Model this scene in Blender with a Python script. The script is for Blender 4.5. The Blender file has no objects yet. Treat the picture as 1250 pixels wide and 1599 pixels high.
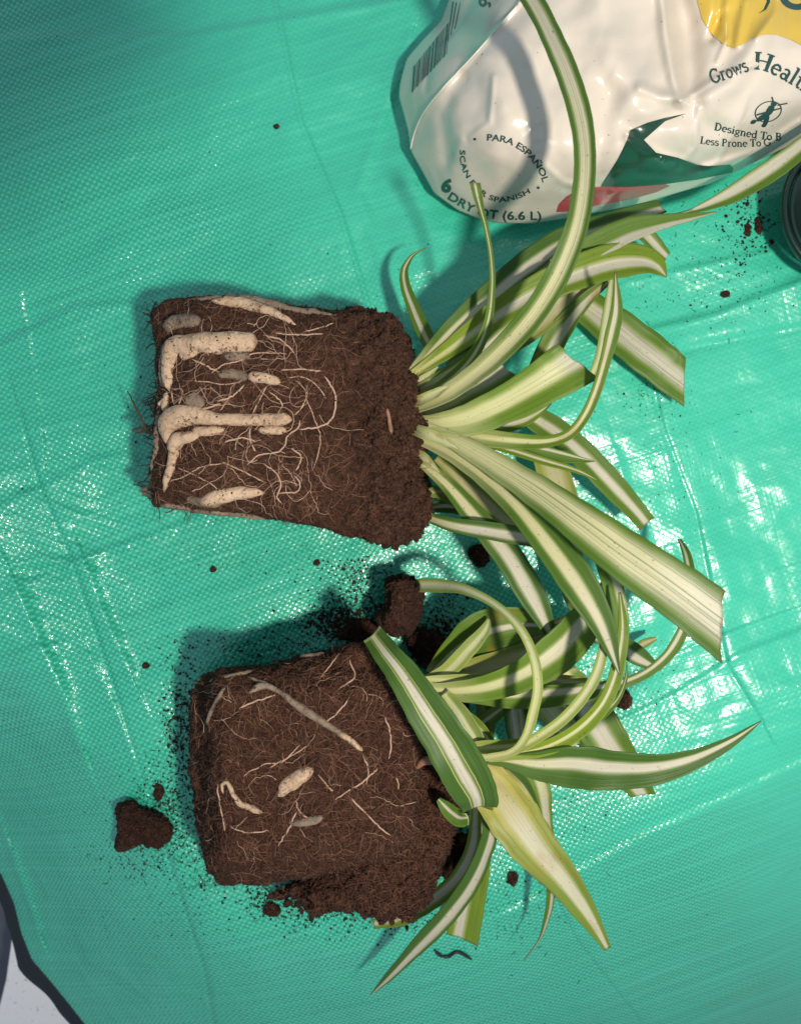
import bpy, bmesh, math, random
import numpy as np
from mathutils import Vector, noise, Matrix
from mathutils.bvhtree import BVHTree
from mathutils.geometry import delaunay_2d_cdt
random.seed(7)
S = 1/3370.0            # metres per photo pixel on the ground sheet
CH = 1200.0             # camera height in the same unit
CX, CY = 625.0, 799.5
sc = bpy.context.scene
col = sc.collection

# ---------------------------------------------------------------- camera, light, exposure
cam = bpy.data.objects.new('camera', bpy.data.cameras.new('camera'))
cam.data.sensor_fit = 'HORIZONTAL'; cam.data.sensor_width = 36
cam.data.lens = 1200/1250*36
cam.location = (0, 0, CH*S)
cam.data.clip_start = 0.01; cam.data.clip_end = 50
cam.data.dof.use_dof = True; cam.data.dof.focus_distance = 0.30; cam.data.dof.aperture_fstop = 14
col.objects.link(cam); sc.camera = cam
w = bpy.data.worlds.new('World'); sc.world = w; w.use_nodes = True
bg = w.node_tree.nodes['Background']
bg.inputs[0].default_value = (0.66, 0.84, 1.0, 1); bg.inputs[1].default_value = 0.50

def P(u, v, z=0.0):
    k = (CH-z)/CH*S
    return Vector(((u-CX)*k, (CY-v)*k, z*S))
def lamp(name, loc, target, size, power, color):
    l = bpy.data.lights.new(name, 'SPOT'); l.shadow_soft_size = size/2; l.spot_size = math.radians(98); l.spot_blend = 1.0; l.energy = power; l.color = color
    o = bpy.data.objects.new(name, l); col.objects.link(o); o.location = loc
    o.rotation_euler = (Vector(target)-Vector(loc)).to_track_quat('-Z', 'Y').to_euler()
    return o
lamp('key_lamp', ((1250-CX)*S, (CY-1230)*S, 2000*S), ((900-CX)*S, (CY-520)*S, 0), 0.045, 19.0, (1.0, 0.92, 0.80))
sc.view_settings.view_transform = 'Standard'; sc.view_settings.look = 'None'
sc.view_settings.exposure = 0.0; sc.view_settings.gamma = 1

# ---------------------------------------------------------------- helpers
def mesh(name, vs, fs, mat=None, parent=None, smooth=True, uvs=None, kind=None):
    me = bpy.data.meshes.new(name); me.from_pydata([tuple(v) for v in vs], [], fs); me.update()
    if smooth: me.polygons.foreach_set('use_smooth', [True]*len(me.polygons))
    if uvs:
        ul = me.uv_layers.new(name='UVMap')
        li = [0]*len(me.loops); me.loops.foreach_get('vertex_index', li)
        flat = []
        for i in li: flat += uvs[i]
        ul.data.foreach_set('uv', flat)
    if mat: me.materials.append(mat)
    o = bpy.data.objects.new(name, me); col.objects.link(o)
    if parent: o.parent = parent
    if kind: o['kind'] = kind
    return o
def tag(o, label=None, cat=None, group=None, kind=None):
    if label: o['label'] = label
    if cat: o['category'] = cat
    if group: o['group'] = group
    if kind: o['kind'] = kind
    return o
def empty(name):
    o = bpy.data.objects.new(name, None); col.objects.link(o); o.empty_display_size = .01; return o
def catmull(pts, n):
    out = []; m = len(pts)
    for i in range(m-1):
        p0 = pts[max(i-1, 0)]; p1 = pts[i]; p2 = pts[i+1]; p3 = pts[min(i+2, m-1)]
        for k in range(n):
            t = k/n
            out.append([0.5*((2*b)+(-a+c)*t+(2*a-5*b+4*c-d)*t*t+(-a+3*b-3*c+d)*t**3) for a, b, c, d in zip(p0, p1, p2, p3)])
    out.append(list(pts[-1])); return out
def seg_dist(px, py, pl):
    best = 1e9
    for (ax, ay), (bx, by) in zip(pl[:-1], pl[1:]):
        dx, dy = bx-ax, by-ay; L = dx*dx+dy*dy
        t = max(0, min(1, ((px-ax)*dx+(py-ay)*dy)/L))
        d = math.hypot(px-ax-t*dx, py-ay-t*dy)
        if d < abs(best):
            s = 1 if dx*(py-ay)-dy*(px-ax) >= 0 else -1
            best = d*s
    return best
def nz(x, y, z=0.0): return noise.noise(Vector((x, y, z)))
def smooth(a, b, x):
    t = max(0, min(1, (x-a)/(b-a))); return t*t*(3-2*t)

class M:
    """small node helper"""
    def __init__(s, name):
        s.m = bpy.data.materials.new(name); s.m.use_nodes = True; s.t = s.m.node_tree
        s.b = s.t.nodes['Principled BSDF']; s.out = s.t.nodes['Material Output']
    def n(s, typ, **kw):
        x = s.t.nodes.new(typ)
        for k, v in kw.items(): setattr(x, k, v)
        return x
    def l(s, a, b): s.t.links.new(a, b)
    def val(s, inp, v):
        if isinstance(v, (int, float, tuple)): inp.default_value = v
        else: s.l(v, inp)
    def math(s, op, a, b=0.0, c=None, clamp=False):
        x = s.n('ShaderNodeMath', operation=op, use_clamp=clamp)
        s.val(x.inputs[0], a); s.val(x.inputs[1], b)
        if c is not None: s.val(x.inputs[2], c)
        return x.outputs[0]
    def mix(s, f, a, b):
        x = s.n('ShaderNodeMix', data_type='RGBA'); s.val(x.inputs[0], f)
        s.val(x.inputs[6], a); s.val(x.inputs[7], b); return x.outputs[2]
    def noise(s, vec, scale, detail=2, rough=.5, dist=0):
        x = s.n('ShaderNodeTexNoise'); x.inputs['Scale'].default_value = scale; x.inputs['Detail'].default_value = detail
        x.inputs['Roughness'].default_value = rough; x.inputs['Distortion'].default_value = dist
        if vec is not None: s.l(vec, x.inputs['Vector'])
        return x.outputs[0]
    def ramp(s, v, stops, interp='LINEAR'):
        x = s.n('ShaderNodeValToRGB'); e = x.color_ramp.elements; x.color_ramp.interpolation = interp
        while len(e) < len(stops): e.new(0.5)
        for el, (p, c) in zip(e, stops):
            el.position = p; el.color = c if len(c) == 4 else (*c, 1)
        s.l(v, x.inputs[0]); return x.outputs[0]
    def bump(s, h, strength, dist, prev=None):
        x = s.n('ShaderNodeBump'); x.inputs['Strength'].default_value = strength; x.inputs['Distance'].default_value = dist
        s.l(h, x.inputs['Height'])
        if prev: s.l(prev, x.inputs['Normal'])
        return x.outputs[0]
def g(c): return (c, c, c, 1)

# ---------------------------------------------------------------- materials
def mat_tarp():
    m = M('tarp_weave'); tc = m.n('ShaderNodeTexCoord').outputs['Object']
    warp = m.n('ShaderNodeTexNoise'); warp.inputs['Scale'].default_value = 9; warp.inputs['Detail'].default_value = 1
    m.l(tc, warp.inputs['Vector'])
    vm = m.n('ShaderNodeVectorMath', operation='MULTIPLY_ADD'); m.l(warp.outputs[1], vm.inputs[0])
    vm.inputs[1].default_value = (.012, .012, 0); m.l(tc, vm.inputs[2])
    mp = m.n('ShaderNodeMapping'); m.l(vm.outputs[0], mp.inputs[0]); mp.inputs['Rotation'].default_value = (0, 0, math.radians(-17))
    sx = m.n('ShaderNodeSeparateXYZ'); m.l(mp.outputs[0], sx.inputs[0])
    k = 2*math.pi/(10.5*S)
    ax = m.math('SINE', m.math('MULTIPLY', sx.outputs[0], k)); ay = m.math('SINE', m.math('MULTIPLY', sx.outputs[1], k*1.12))
    weave = m.math('MULTIPLY', ax, ay)                       # plain weave: over / under
    weave = m.math('ADD', m.math('MULTIPLY', weave, .5), .5)
    rx = m.math('ABSOLUTE', m.math('SINE', m.math('MULTIPLY', sx.outputs[0], k))); ry = m.math('ABSOLUTE', m.math('SINE', m.math('MULTIPLY', sx.outputs[1], k*1.12)))
    cell = m.math('POWER', m.math('MAXIMUM', m.math('MULTIPLY', ax, ay), 0.0), .55)
    reg = m.ramp(m.noise(tc, 14, 2), [(.42, g(.15)), (.62, g(1))])
    # the coating is thicker and smoother over the upper right part of the sheet
    so = m.n('ShaderNodeSeparateXYZ'); m.l(tc, so.inputs[0])
    edge = m.math('ADD', m.math('ADD', so.outputs[0], m.math('MULTIPLY', so.outputs[1], .75)), m.math('MULTIPLY', m.noise(tc, 11, 2), .05))
    wv = m.ramp(m.math('MULTIPLY_ADD', edge, 4.0, .2), [(.30, g(1)), (.62, g(.22))])
    reg = m.math('MULTIPLY', reg, wv); weave = m.math('MULTIPLY', weave, wv)
    # single raised tapes, random from row to row
    cb = m.n('ShaderNodeCombineXYZ'); m.l(m.math('MULTIPLY', sx.outputs[0], 6), cb.inputs[0]); m.l(m.math('MULTIPLY', sx.outputs[1], 700), cb.inputs[1])
    rows = m.noise(cb.outputs[0], 1, 1)
    cb2 = m.n('ShaderNodeCombineXYZ'); m.l(m.math('MULTIPLY', sx.outputs[0], 700), cb2.inputs[0]); m.l(m.math('MULTIPLY', sx.outputs[1], 6), cb2.inputs[1])
    cols = m.noise(cb2.outputs[0], 1, 1)
    b = m.bump(m.math('MULTIPLY', cell, reg), .55, .00032)
    b = m.bump(weave, .42, .0003, b)
    b = m.bump(m.math('MULTIPLY', rows, m.math('MULTIPLY_ADD', wv, .6, .4)), .8, .00045, b); b = m.bump(cols, .35, .0004, b)
    b = m.bump(m.noise(tc, 130, 2, .5), .35, .0007, b)
    b = m.bump(m.noise(tc, 26, 2, .5, 1.0), .35, .003, b)
    m.l(b, m.b.inputs['Normal'])
    c = m.mix(m.math('ADD', m.math('MULTIPLY', m.math('MULTIPLY', cell, .95), wv), m.math('MULTIPLY', m.math('SUBTRACT', 1.0, wv), .60)), (.018, .29, .185, 1), (.062, .60, .41, 1))
    c = m.mix(m.ramp(rows, [(.4, g(0)), (.75, g(.35))]), c, (.085, .60, .42, 1))
    c = m.mix(m.ramp(m.noise(tc, 6, 3), [(.35, g(0)), (.7, g(.3))]), c, (.02, .38, .25, 1))
    m.l(c, m.b.inputs['Base Color'])
    m.l(m.ramp(m.noise(tc, 60, 3), [(.3, g(.26)), (.7, g(.40))]), m.b.inputs['Roughness'])
    m.b.inputs['Specular IOR Level'].default_value = .5
    m.b.inputs['Coat Weight'].default_value = .55; m.b.inputs['Coat Roughness'].default_value = .13; m.l(b, m.b.inputs['Coat Normal'])
    return m.m
def mat_soil(name, a, b, c):
    m = M(name); tc = m.n('ShaderNodeTexCoord').outputs['Object']
    n1 = m.noise(tc, 420, 6, .75, .6); n2 = m.noise(tc, 60, 3)
    cc = m.ramp(n1, [(.3, a), (.52, b), (.75, c)])
    cc = m.mix(m.ramp(n2, [(.35, g(0)), (.7, g(.5))]), cc, (*[x*.45 for x in b], 1))
    v = m.n('ShaderNodeTexVoronoi'); v.inputs['Scale'].default_value = 700; m.l(tc, v.inputs['Vector'])
    cc = m.mix(m.ramp(v.outputs['Distance'], [(.0, g(.28)), (.25, g(0))]), cc, (*[min(1, x*1.9) for x in c], 1))
    m.l(cc, m.b.inputs['Base Color']); m.b.inputs['Roughness'].default_value = .92
    m.b.inputs['Specular IOR Level'].default_value = .2
    bb = m.bump(n1, 1, .0022); bb = m.bump(v.outputs['Distance'], .7, .0012, bb)
    m.l(bb, m.b.inputs['Normal']); return m.m
def mat_plain(name, c, rough=.6, var=.25, scale=200, bump=.3, spec=.4, dirt=None):
    m = M(name); tc = m.n('ShaderNodeTexCoord').outputs['Object']
    n = m.noise(tc, scale, 4, .6)
    cc = m.mix(n, (*[x*(1-var) for x in c], 1), (*[min(1, x*(1+var)) for x in c], 1))
    if dirt:
        d = m.noise(tc, 650, 3, .7); d2 = m.noise(tc, 90, 2)
        cc = m.mix(m.math('MULTIPLY', m.ramp(d, [(.54, g(0)), (.6, g(.9))]), m.ramp(d2, [(.4, g(.15)), (.6, g(1))])), cc, (*dirt, 1))
    m.l(cc, m.b.inputs['Base Color']); m.b.inputs['Roughness'].default_value = rough
    m.b.inputs['Specular IOR Level'].default_value = spec
    m.l(m.bump(n, bump, .0006), m.b.inputs['Normal']); return m.m

PAL = {  # margin green, centre stripe, base
 'dark':  ((.058, .130, .018), (.60, .555, .44), (.68, .64, .33)),
 'mid':   ((.105, .195, .02), (.60, .555, .44), (.68, .66, .32)),
 'bright': ((.165, .25, .02), (.60, .555, .44), (.66, .66, .27)),
 'olive': ((.20, .25, .05), (.50, .46, .26), (.45, .42, .2)),
 'yellow': ((.33, .33, .08), (.62, .58, .42), (.42, .36, .08)),
 'pale':  ((.26, .34, .09), (.56, .56, .36), (.62, .61, .30)),
}
def mat_leaf(pal, c, s, lines=0.0, tipgreen=False, base=.22, brown=0.0, seed=0, pins=0.0):
    mg, ce, ba = PAL[pal]
    m = M('leaf_blade'); uv = m.n('ShaderNodeUVMap').outputs[0]
    sp = m.n('ShaderNodeSeparateXYZ'); m.l(uv, sp.inputs[0])
    U, V = sp.outputs[0], sp.outputs[1]; s = s*1.1
    def strand(ku, kv):
        cb = m.n('ShaderNodeCombineXYZ'); m.l(m.math('MULTIPLY', U, ku), cb.inputs[0]); m.l(m.math('MULTIPLY', V, kv), cb.inputs[1]); cb.inputs[2].default_value = seed*3.17
        return m.noise(cb.outputs[0], 1, 3, .6)
    wob = m.math('MULTIPLY', m.math('SUBTRACT', strand(2, 3), .5), .22)
    d = m.math('ABSOLUTE', m.math('SUBTRACT', m.math('ADD', m.math('SUBTRACT', m.math('MULTIPLY', U, 2), 1), wob), c))
    mask = m.ramp(m.math('DIVIDE', d, max(s, .02)*2), [(.30, g(1)), (.60, g(0))])
    st = strand(46, 1.5)
    mask2 = m.math('MULTIPLY', mask, m.ramp(st, [(.30, g(.80)), (.46, g(1))]))
    light = (*[min(1, x*1.25+.01) for x in mg], 1); dark = (*[x*.72 for x in mg], 1)
    green = m.mix(m.ramp(strand(30, 1), [(.35, g(0)), (.7, g(1))]), dark, light)
    green = m.mix(.45, green, (*mg, 1))
    ce2 = m.mix(m.ramp(strand(60, 1.0), [(.3, g(0)), (.7, g(1))]), (*[x*.88 for x in ce], 1), (*[min(.8, x*1.08) for x in ce], 1))
    lb = m.ramp(V, [(0, g(1)), (min(.9, base*1.1+.05), g(.75)), (min(.98, base*2.2+.15), g(0))])
    ce2 = m.mix(lb, ce2, (*ba, 1))
    green = m.mix(m.math('MULTIPLY', lb, .35), green, (mg[0]*2+.03, mg[1]*1.7+.03, mg[2]*1.4, 1))
    cc = m.mix(mask2, green, ce2)
    # (stripe stays creamy yellow near the base)
    # yellow-green halo on either side of the stripe
    halo = m.ramp(m.math('DIVIDE', d, max(s, .02)*2), [(.40, g(0)), (.54, g(.4)), (.70, g(0))])
    cc = m.mix(halo, cc, (mg[0]*2.0+.05, mg[1]*1.5+.06, mg[2]*1.3, 1))
    if pins:
        pk = m.ramp(m.math('MULTIPLY', m.math('ABSOLUTE', m.math('SUBTRACT', d, pins)), 10), [(.12, g(.85)), (.40, g(0))])
        cc = m.mix(pk, cc, (.50, .50, .15, 1))
    if lines:
        ln = m.ramp(strand(11, .3), [(.50, g(0)), (.545, g(lines)), (.59, g(0))])
        cc = m.mix(m.math('MULTIPLY', ln, mask), cc, (*mg, 1))
    if tipgreen:
        cc = m.mix(m.ramp(V, [(.2, g(0)), (.75, g(.9))]), cc, m.mix(mask2, (.16, .25, .03, 1), ce2))
    bm = m.ramp(V, [(0, g(.95)), (min(.3, base*.4+.01), g(.5)), (min(.5, base*.9+.02), g(0))])
    cc = m.mix(m.math('MULTIPLY', bm, m.ramp(strand(12, 2), [(.3, g(.5)), (.6, g(1))])), cc, (*ba, 1))
    if brown:
        cb = m.n('ShaderNodeCombineXYZ'); m.l(m.math('MULTIPLY', U, 2), cb.inputs[0]); m.l(m.math('MULTIPLY', V, 5), cb.inputs[1]); cb.inputs[2].default_value = seed
        bn = m.noise(cb.outputs[0], 1, 2)
        cc = m.mix(m.ramp(bn, [(.55, g(0)), (.66, g(brown))]), cc, (.34, .19, .03, 1))
    sp2 = m.ramp(m.noise(m.n('ShaderNodeTexCoord').outputs['Object'], 900, 2), [(.675, g(0)), (.73, g(.6))])
    cc = m.mix(sp2, cc, (.10, .05, .03, 1))
    edge = m.ramp(V, [(.990, g(0)), (.999, g(.6))])
    cc = m.mix(edge, cc, (.16, .08, .03, 1))
    m.l(cc, m.b.inputs['Base Color']); m.b.inputs['Roughness'].default_value = .42
    m.b.inputs['Specular IOR Level'].default_value = .32
    m.l(m.bump(strand(44, 1), .45, .0005), m.b.inputs['Normal'])
    tr = m.n('ShaderNodeBsdfTranslucent'); m.l(m.mix(.5, cc, (.42, .5, .06, 1)), tr.inputs[0])
    mx = m.n('ShaderNodeMixShader'); mx.inputs[0].default_value = .30
    m.l(m.b.outputs[0], mx.inputs[1]); m.l(tr.outputs[0], mx.inputs[2]); m.l(mx.outputs[0], m.out.inputs[0])
    return m.m

# ---------------------------------------------------------------- the ground: table, floor, tarp
TEDGE = [(-260, 900), (-140, 1120), (-60, 1270), (2, 1370), (20, 1412), (32, 1460), (48, 1500), (72, 1528), (100, 1562), (132, 1603), (170, 1670), (220, 1780)]
def tedge(v):
    for (x0, y0), (x1, y1) in zip(TEDGE[:-1], TEDGE[1:]):
        if y0 <= v <= y1: return x0+(x1-x0)*(v-y0)/(y1-y0)
    return TEDGE[0][0] if v < TEDGE[0][1] else TEDGE[-1][0]
CREASES = [([(28, 915), (70, 1010), (105, 1090), (128, 1160)], 26, 8), ([(135, 880), (165, 960), (205, 1050)], 18, 6), ([(150, 1040), (190, 1130), (225, 1220)], 14, 4), # polyline, width, height
 ([(410, -100), (430, 0), (470, 190), (530, 330), (575, 475), (620, 700)], 7, 5.5),
 ([(30, 640), (62, 760), (110, 870), (180, 1080), (240, 1270), (320, 1520), (350, 1700)], 7, -4.5),
 ([(40, 500), (68, 700)], 7, 3), ([(795, 1250), (850, 1370), (900, 1470), (1010, 1610), (1100, 1720)], 5, -4),
 ([(1010, 560), (1035, 670), (1085, 800), (1135, 1040), (1190, 1130)], 6, -3),
 ([(1000, 520), (1120, 490), (1300, 420)], 12, 5), ([(980, 440), (1300, 370)], 9, 3), ([(1060, 545), (1300, 500)], 16, -5),
 ([(960, 1130), (1060, 1080), (1160, 1020), (1320, 960)], 10, 3), ([(1080, 1010), (1300, 930)], 7, 2.5),
 ([(-40, 960), (60, 905), (180, 850)], 9, 2.5), ([(-40, 1040), (60, 1010)], 12, 5), ([(-20, 885), (140, 870), (330, 800)], 9, 3),
 ([(-40, 560), (120, 480), (260, 470)], 12, 4), ([(0, 790), (150, 720), (300, 690)], 14, 4),
 ([(0, 60), (300, 55), (620, 0)], 14, 4), ([(640, 60), (560, 300), (640, 520)], 18, 4),
 ([(850, 1390), (1000, 1310), (1300, 1170)], 14, 6), ([(560, 1520), (760, 1440), (860, 1400)], 10, 4), ([(240, 1400), (420, 1370)], 10, 4),
 ([(960, 700), (1010, 860)], 10, 3), ([(20, 1330), (60, 1450)], 12, 6), ([(690, 860), (650, 1010)], 12, 2)]
BROW = [(1700, 990), (1250, 1178), (1050, 1272), (860, 1368), (700, 1436), (560, 1470), (420, 1470), (320, 1440), (245, 1360), (190, 1230), (120, 1120), (20, 1030), (-300, 880)]
_rng = np.random.RandomState(5); _GR = _rng.rand(64, 64)*2*np.pi
def pn(x, y, ox=0.0, oy=0.0):
    """gradient noise on arrays"""
    x = x+ox; y = y+oy; xi = np.floor(x).astype(int); yi = np.floor(y).astype(int); fx = x-xi; fy = y-yi
    q = lambda t: t*t*t*(t*(t*6-15)+10)
    def gd(i, j):
        a = _GR[(xi+i) % 64, (yi+j) % 64]; return np.cos(a)*(fx-i)+np.sin(a)*(fy-j)
    u, v = q(fx), q(fy)
    return 1.4*((gd(0, 0)*(1-u)+gd(1, 0)*u)*(1-v)+(gd(0, 1)*(1-u)+gd(1, 1)*u)*v)
def sdist(U, V, pl):
    best = np.full(U.shape, 1e9)
    for (ax, ay), (bx, by) in zip(pl[:-1], pl[1:]):
        dx, dy = bx-ax, by-ay; t = np.clip(((U-ax)*dx+(V-ay)*dy)/(dx*dx+dy*dy), 0, 1)
        d = np.hypot(U-ax-t*dx, V-ay-t*dy); sg = np.where(dx*(V-ay)-dy*(U-ax) >= 0, 1, -1)
        m_ = d < np.abs(best); best = np.where(m_, d*sg, best)
    return best
def tarp_field(U, V):
    z = 11*pn(U/260, V/230, 3.1, 1.7)+6.5*pn(U/120, V/105, 7.7, 4.2)+2.0*pn((U*.96-V*.27)/62, (V*.96+U*.27)/44, 1.7, 9.3)+.75*pn((U*.96-V*.27)/34, (V*.96+U*.27)/17, 11.7, 2.3)
    z += .35*pn(U/11, V/10, 20.1, 5.5)
    zone = np.clip(1-np.abs((U-110)/190), 0, 1)*np.clip(1-np.abs((V-860)/300), 0, 1)     # crumpled part at the left
    z += zone*(9*pn((U*.95+V*.3)/70, (V*.95-U*.3)/20, 30.2, 8.1))
    zone = np.clip(1-np.abs((U-1080)/260), 0, 1)*np.clip(1-np.abs((V-900)/420), 0, 1)    # and at the right
    z += zone*(4*pn((U*.93-V*.36)/30, (V*.93+U*.36)/70, 14.2, 18.1))
    for pl, wd, h in CREASES:
        d = sdist(U, V, pl); k = .55
        z += .75*h*np.exp(-(d/(wd*k))**2)+h*.55*np.tanh(d/7)*np.exp(-(d/50)**2)
    q = (170-U)/45
    z += 45*.26*np.log1p(np.exp(np.clip(q, -30, 20)))*sm(480, 800, V)*(1-sm(980, 1350, V))
    d = -sdist(U, V, BROW); z -= .95*20*np.log1p(np.exp(np.clip(d/20, -30, 30)))
    z += .0*U
    return z+6
def sm(a, b, x):
    t = np.clip((x-a)/(b-a), 0, 1); return t*t*(3-2*t)
GU = np.arange(-400, 1440, 4.0); GV = np.arange(-200, 1800, 4.0)
GZ = tarp_field(*np.meshgrid(GU, GV))
def tarp_z(u, v):
    i = min(max((u+400)/4.0, 0), len(GU)-1.001); j = min(max((v+200)/4.0, 0), len(GV)-1.001); a, b = int(i), int(j); x, y = i-a, j-b
    return float((GZ[b, a]*(1-x)+GZ[b, a+1]*x)*(1-y)+(GZ[b+1, a]*(1-x)+GZ[b+1, a+1]*x)*y)
def build_tarp():
    nx, ny = 620, 760
    V = -170+(1599+340)*np.arange(ny+1)/ny; X0 = np.array([tedge(v) for v in V])
    U = X0[:, None]+(1420-X0[:, None])*(np.arange(nx+1)/nx)[None, :]; VV = np.repeat(V[:, None], nx+1, 1)
    Z = tarp_field(U, VV); K = (CH-Z)/CH*S
    co = np.stack([(U-CX)*K, (CY-VV)*K, Z*S], -1).reshape(-1, 3).astype(np.float32)
    J, I = np.meshgrid(np.arange(ny), np.arange(nx), indexing='ij'); A = J*(nx+1)+I
    fc = np.stack([A, A+nx+1, A+nx+2, A+1], -1).reshape(-1).astype(np.int32); nf = nx*ny
    me = bpy.data.meshes.new('sheet'); me.vertices.add(len(co)); me.vertices.foreach_set('co', co.reshape(-1))
    me.loops.add(nf*4); me.loops.foreach_set('vertex_index', fc)
    me.polygons.add(nf); me.polygons.foreach_set('loop_start', np.arange(0, nf*4, 4, dtype=np.int32)); me.polygons.foreach_set('use_smooth', np.ones(nf, bool))
    me.update(calc_edges=True); me.materials.append(mat_tarp())
    t = empty('tarp'); tag(t, 'teal green woven plastic tarp spread under both plants', 'tarp')
    o = bpy.data.objects.new('sheet', me); col.objects.link(o); o.parent = t
    # dark hem band
    hv = []; hf = []; k = 0
    wv = lambda v: 15+7*math.exp(-((v-1512)/22)**2)+2*nz(v/30, 2)
    N = 150
    for j in range(N+1):
        v = 1150+(1760-1150)*j/N; x = tedge(v); z = tarp_z(x, v); ww = wv(v)
        for (dx, dz) in ((3.5, -1), (4, 1.6), (0, 2.4), (-ww*.6, 1.4), (-ww, -.5), (-ww, -2.5)):
            hv.append(P(x+dx, v-dx*.5, z+dz))
    for j in range(N):
        for i in range(5):
            a = j*6+i; hf.append((a, a+6, a+7, a+1))
    mesh('hem', hv, hf, mat_plain('black_binding', (.008, .012, .016), .6), t)
build_tarp()
# white table top under it and a dark grey thing beyond its edge
def slab(name, poly, z0, z1, mat, parent=None):
    n = len(poly); vs = [P(u, v, z1) for u, v in poly]+[Vector((P(u, v, z1).x, P(u, v, z1).y, z0*S)) for u, v in poly]
    fs = [tuple(range(n))[::-1], tuple(range(n, 2*n))]+[(i, (i+1) % n, (i+1) % n+n, i+n) for i in range(n)]
    return mesh(name, vs, fs, mat, parent, smooth=False)
def mat_table():
    m = M('speckled_white_top'); tc = m.n('ShaderNodeTexCoord').outputs['Object']
    c = m.mix(m.ramp(m.noise(tc, 420, 2), [(.64, g(0)), (.72, g(.75))]), (.92, .84, .83, 1), (.40, .31, .31, 1))
    m.l(c, m.b.inputs['Base Color']); m.b.inputs['Roughness'].default_value = .5; return m.m
tt = slab('table_top', [(21, 1446), (17, 1480), (10, 1530), (1, 1566), (-30, 1660), (-60, 1850), (1600, 1850), (1600, -300), (60, -300), (40, 900)], -480, -440, mat_table())
tag(tt, kind='structure')
fl = slab('floor', [(-900, -900), (2400, -900), (2400, 2600), (-900, 2600)], -640, -600, mat_plain('dark_grey_floor', (.10, .10, .13), .5, .3, 60)); tag(fl, kind='structure')

# ---------------------------------------------------------------- generic lumps and roots
CAMP = Vector((0, 0, CH*S))
def hit(bvh, u, v):
    d = (P(u, v, 0)-CAMP).normalized()
    h = bvh.ray_cast(CAMP, d)
    if h[0] is None: return None, None
    return h[0], (h[1] if h[1].dot(d) < 0 else -h[1])
def radial(poly, cx, cy, n):
    """outline radius per angle about (cx,cy)"""
    out = []
    for k in range(n):
        a = 2*math.pi*k/n; dx, dy = math.cos(a), math.sin(a); best = 0
        for i in range(len(poly)):
            ax, ay = poly[i]; bx, by = poly[(i+1) % len(poly)]
            ex, ey = bx-ax, by-ay; den = dx*ey-dy*ex
            if abs(den) < 1e-9: continue
            t = ((ax-cx)*ey-(ay-cy)*ex)/den; q = ((ax-cx)*dy-(ay-cy)*dx)/den
            if t > 0 and -1e-6 <= q <= 1+1e-6: best = max(best, t)
        out.append(best)
    sm = [(out[k-1]+2*out[k]+out[(k+1) % n])/4 for k in range(n)]
    return sm
def block(name, poly, cx, cy, zt, e, mat, parent, n=420, m=150, amp=5, zf=None, zmid=.5, seed=0, rough=None):
    R = radial(poly, cx, cy, n); vs = []; fs = []
    for j in range(m+1):
        # more rings on the upper side
        ph = -math.pi/2+math.pi*(j/m)
        c, s_ = math.cos(ph), math.sin(ph)
        rf = abs(c)**e; zz = zt*zmid+(zt*(1-zmid) if s_ > 0 else zt*zmid)*math.copysign(abs(s_)**e, s_)
        if s_ > 0: rf = 1-(1-abs(c)**e); 
        for i in range(n):
            a = 2*math.pi*i/n; r = R[i]*rf
            u, v = cx+r*math.cos(a), cy+r*math.sin(a)
            z = zz*(zf(u, v) if zf else 1)
            vs.append(P(u, v, z))
    # even out ring spacing: rf must cover the top face
    for j in range(m):
        for i in range(n):
            a = j*n+i; b = j*n+(i+1) % n; fs.append((a, a+n, b+n, b))
    k = len(vs); vs.append(P(cx, cy, zt*(zf(cx, cy) if zf else 1)))
    for i in range(n): fs.append(((m)*n+i, k, (m)*n+(i+1) % n))
    # relief along the normal
    me = bpy.data.meshes.new('tmp'); me.from_pydata([tuple(x) for x in vs], [], fs); me.update()
    nv = []
    for x in me.vertices:
        p = x.co/S; rr = rough(p) if rough else 1
        d = amp*(.9*nz(p.x/45+seed, p.y/45, p.z/45)+.7*rr*nz(p.x/16, p.y/16+seed, p.z/16)+.55*rr*abs(nz(p.x/7, p.y/7, p.z/7+seed))+.35*nz(p.x/3.4, p.y/3.4+seed, p.z/3.4))
        q = x.co+x.normal*(d*S); q.z = max(q.z, .5*S); nv.append(q)
    bpy.data.meshes.remove(me)
    o = mesh(name, nv, fs, mat, parent)
    bvh = BVHTree.FromPolygons(nv, fs)
    return o, bvh
def profile_fix(e, m): pass
def tube(pts, rad, sides, vs, fs, cap=True, jit=0.0):
    """pts world, rad list in metres"""
    n = len(pts); base = len(vs); up = Vector((0, 0, 1))
    for i in range(n):
        t = (pts[min(i+1, n-1)]-pts[max(i-1, 0)])
        if t.length < 1e-9: t = Vector((1, 0, 0))
        t.normalize(); a = t.cross(up)
        if a.length < 1e-3: a = Vector((0, 1, 0))
        a.normalize(); b = a.cross(t)
        for k in range(sides):
            th = 2*math.pi*k/sides; r = rad[i]*(1+jit*nz(i*.17+base, k*.5))
            vs.append(pts[i]+a*(math.cos(th)*r)+b*(math.sin(th)*r))
    for i in range(n-1):
        for k in range(sides):
            a = base+i*sides+k; b = base+i*sides+(k+1) % sides
            fs.append((a, b, b+sides, a+sides))
    if cap:
        fs.append(tuple(base+k for k in range(sides))[::-1]); fs.append(tuple(base+(n-1)*sides+k for k in range(sides)))
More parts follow.
